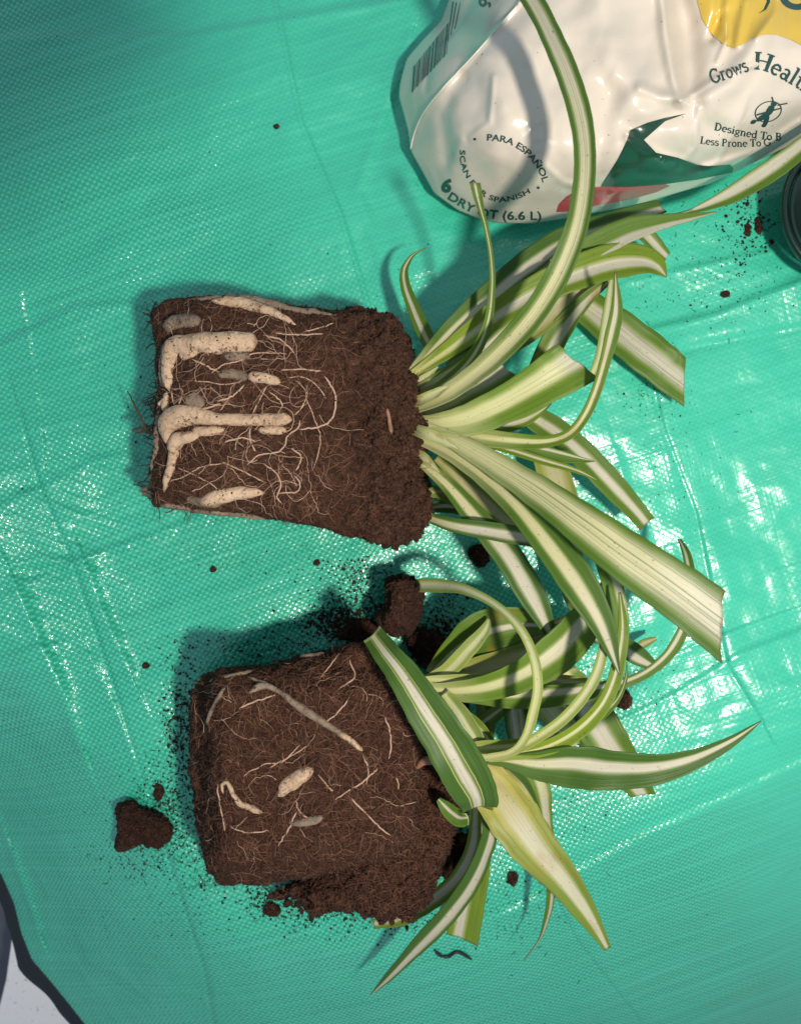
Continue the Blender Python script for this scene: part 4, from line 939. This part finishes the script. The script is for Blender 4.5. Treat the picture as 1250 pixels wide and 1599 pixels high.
# ---------------------------------------------------------------- clumps, crumbs, twigs
def clump(u, v, ru, rv, h, label, rot=0, poly=None, n=90, m=36):
    if poly is None:
        poly = []
        for k in range(26):
            a = 2*math.pi*k/26; r = 1+.34*nz(u+math.cos(a)*1.1, v+math.sin(a)*1.1, 4)
            x, y = ru*r*math.cos(a), rv*r*math.sin(a); c, s_ = math.cos(rot), math.sin(rot); poly.append((u+x*c-y*s_, v+x*s_+y*c))
    if max(ru, rv) < 9: n, m = 36, 14
    o, b = block('soil_clump', poly, u, v, h, .75, SOIL2, None, n=n, m=m, amp=min(7, h*.32), seed=u*.013, zmid=.35)
    gv = []; gf = []
    for k in range(int(ru*rv*.55)):
        a, q = random.uniform(0, 6.283), random.random()**.5*1.15; p, n_ = hit(b, u+ru*q*math.cos(a), v+rv*q*math.sin(a))
        if p is not None: lump(gv, gf, p+n_*.5*S, random.choice((1.2, 1.8, 2.6)) if max(ru, rv) > 9 else .9)
    if gv: mesh('soil_grains', gv, gf, SOIL2, o, kind='stuff')
    o.location.z = (tarp_z(u, v)-2)*S
    tag(o, label, 'soil clump'); return o
clump(218, 1298, 45, 36, 46, 'largest loose lump of dark soil, alone on the tarp left of the lower root ball', poly=[(180, 1262), (190, 1258), (206, 1262), (215, 1272), (240, 1276), (260, 1284), (265, 1300), (258, 1318), (245, 1330), (228, 1328), (218, 1322), (204, 1330), (186, 1336), (174, 1332), (178, 1310), (176, 1290)])
clump(628, 945, 28, 46, 120, 'tall brown soil clump between the two root balls, touching the pale leaf tip', poly=[(600, 905), (618, 899), (640, 902), (655, 915), (657, 945), (650, 972), (640, 990), (612, 992), (590, 984), (586, 962), (598, 945), (604, 925)])
clump(672, 1012, 38, 24, 50, 'dark soil clump in shadow behind the folded leaf', .5)
clump(560, 985, 34, 14, 16, 'flat dark heap of fine soil at the top corner of the lower root ball', -.2)
clump(750, 869, 17, 18, 22, 'round brown soil clump under the leaves right of the upper root ball')
clump(248, 1238, 7, 13, 11, 'small upright soil crumb just above the largest loose lump')
clump(617, 853, 7, 6, 9, 'small soil crumb at the bottom right corner of the upper root ball')
clump(424, 1418, 12, 9, 14, 'small round soil clump below the lower root ball')
clump(333, 888, 5, 5, 7, 'tiny soil crumb below the left half of the upper root ball')
clump(495, 878, 5.5, 5, 7, 'tiny soil crumb midway between the two root balls')
clump(231, 1038, 5.5, 5, 7, 'tiny soil crumb left of the shadow of the lower root ball')
clump(800, 1375, 8, 11, 9, 'reddish brown soil crumb left of the yellowing leaf tip')
clump(972, 1092, 17, 14, 16, 'soil clump right of the drooping leaf tips', .4)
clump(432, 200, 4.5, 4, 6, 'tiny dark crumb on bare tarp left of the bag')
clump(1131, 460, 7, 5, 7, 'black crumb on the tarp below the nursery pot')
clump(1180, 355, 5, 13, 7, 'reddish crumb beside the nursery pot, the longer one')
clump(1163, 362, 4.5, 10, 6, 'reddish crumb further from the nursery pot, the shorter one')
clump(715, 1110, 14, 18, 16, 'dark soil clump seen between the leaf bases of the lower plant')
clump(716, 1340, 20, 34, 26, 'black soil heap in shade right of the lower root ball', .3)
vs = []; fs = []
for cx, cy, sx, sy, n, r in [(285, 1130, 22, 80, 520, 1.7), (262, 1270, 40, 55, 620, 1.6), (230, 1330, 60, 40, 260, 1.2), (325, 1370, 30, 25, 160, 1.3), (430, 1012, 100, 18, 360, 1.4), (560, 930, 55, 38, 420, 1.7), (545, 975, 45, 18, 900, 2.0), (560, 890, 30, 12, 60, 1.8),
                             (520, 1420, 90, 26, 420, 1.7), (420, 1400, 30, 20, 180, 1.7), (690, 1010, 35, 40, 600, 2.4), (700, 1330, 26, 45, 500, 2.2), (700, 950, 25, 30, 60, 1.5), (640, 1440, 60, 20, 120, 1.6), (1170, 350, 30, 45, 130, 2.0), (1170, 365, 36, 55, 120, 1.3), (1120, 420, 60, 60, 120, 1.0), (1010, 610, 40, 25, 90, 1.1), (1000, 1060, 60, 60, 120, 1.1),
                             (790, 1400, 50, 60, 180, 1.1), (880, 1260, 60, 40, 120, 1.1), (1060, 740, 60, 80, 110, 1.0), (340, 860, 120, 30, 50, 1.1), (625, 800, 380, 500, 520, .9), (160, 700, 120, 300, 110, 1.0), (300, 1450, 120, 60, 60, 1.1), (1040, 470, 60, 50, 60, 1.0), (610, 1560, 200, 40, 30, 1.0)]:
    for k in range(n):
        u, v = random.gauss(cx, sx*.75), random.gauss(cy, sy*.75)
        if not (-20 < u < 1270 and -20 < v < 1620) or u < tedge(v)+8: continue
        rr = r*random.uniform(.5, 1.3)*(1.8 if random.random() < .04 else 1)
        lump(vs, fs, P(u, v, tarp_z(u, v)+rr*.4), rr)
for k in range(260):   # short dark fibres among the crumbs
    cx, cy, sx, sy = random.choice([(275, 1200, 30, 110), (250, 1340, 50, 40), (520, 1415, 90, 25), (560, 930, 60, 40), (800, 1400, 60, 60), (1100, 450, 90, 100), (430, 1010, 90, 15)])
    u, v = random.gauss(cx, sx), random.gauss(cy, sy); a = random.uniform(0, 6.28); L_ = random.uniform(2, 6); pts = []
    for i in range(4): pts.append(P(u, v, tarp_z(u, v)+.8)); a += random.gauss(0, .4); u += L_*.5*math.cos(a); v += L_*.5*math.sin(a)
    if u > tedge(v)+8: tube(pts, [.45*S]*4, 3, vs, fs)
cr = mesh('soil_crumbs', vs, fs, CRUMB, None, kind='stuff'); tag(cr, 'fine dark soil crumbs scattered over the tarp round the root balls', 'soil')
def twig(path, r, label):
    vs = []; fs = []; cp = catmull(path, 6)
    tube([P(a, b, tarp_z(a, b)+r+1) for a, b in cp], [r*S*(1+.4*nz(a/4, b/4))*(1 if 2 < i < len(cp)-3 else .5) for i, (a, b) in enumerate(cp)], 6, vs, fs)
    tag(mesh('twig', vs, fs, mat_plain('black_twig', (.012, .016, .016), .6), None), label, 'twig')
twig([(678, 1484), (688, 1493), (700, 1494), (712, 1487), (724, 1491), (736, 1499)], 3.0, 'black crooked twig on the tarp below the cut leaf end')
twig([(632, 1492), (636, 1482), (645, 1478), (655, 1480)], 1.2, 'short thin dark twig behind the lowest leaf tip')

# the phone that took the picture: its soft shadow falls across the top left of the tarp
ph = empty('phone'); tag(ph, 'dark phone held above the plants, out of frame, throwing the soft shadow at top left', 'phone')
def plate(name, c, ex, ey, hx, hy, rad, z0, z1, mat):
    o2 = []
    for sx, sy, a0 in ((1, 1, 0), (-1, 1, 90), (-1, -1, 180), (1, -1, 270)):
        for k in range(7):
            a = math.radians(a0+15*k); x = sx*(hx-rad)+rad*math.cos(a); y = sy*(hy-rad)+rad*math.sin(a)
            o2.append((c[0]+ex[0]*x+ey[0]*y, c[1]+ex[1]*x+ey[1]*y))
    n = len(o2); W = lambda u, v, z: Vector(((u-CX)*S, (CY-v)*S, z*S))
    vs = [W(u, v, z0) for u, v in o2]+[W(u, v, z1) for u, v in o2]
    return mesh(name, vs, [tuple(range(n)), tuple(range(n, 2*n))[::-1]]+[(i, i+n, (i+1) % n+n, (i+1) % n) for i in range(n)], mat, ph, smooth=False)
plate('phone_body', (622, 818), (-.79, .61), (-.61, -.79), 250, 120, 26, 1212, 1236, mat_plain('dark_phone_shell', (.03, .03, .035), .4, .1, 50, .05, .4))
plate('screen', (622, 818), (-.79, .61), (-.61, -.79), 244, 114, 22, 1236.5, 1238, mat_plain('screen_glass', (.01, .01, .012), .1, .1, 50, .02, .5))
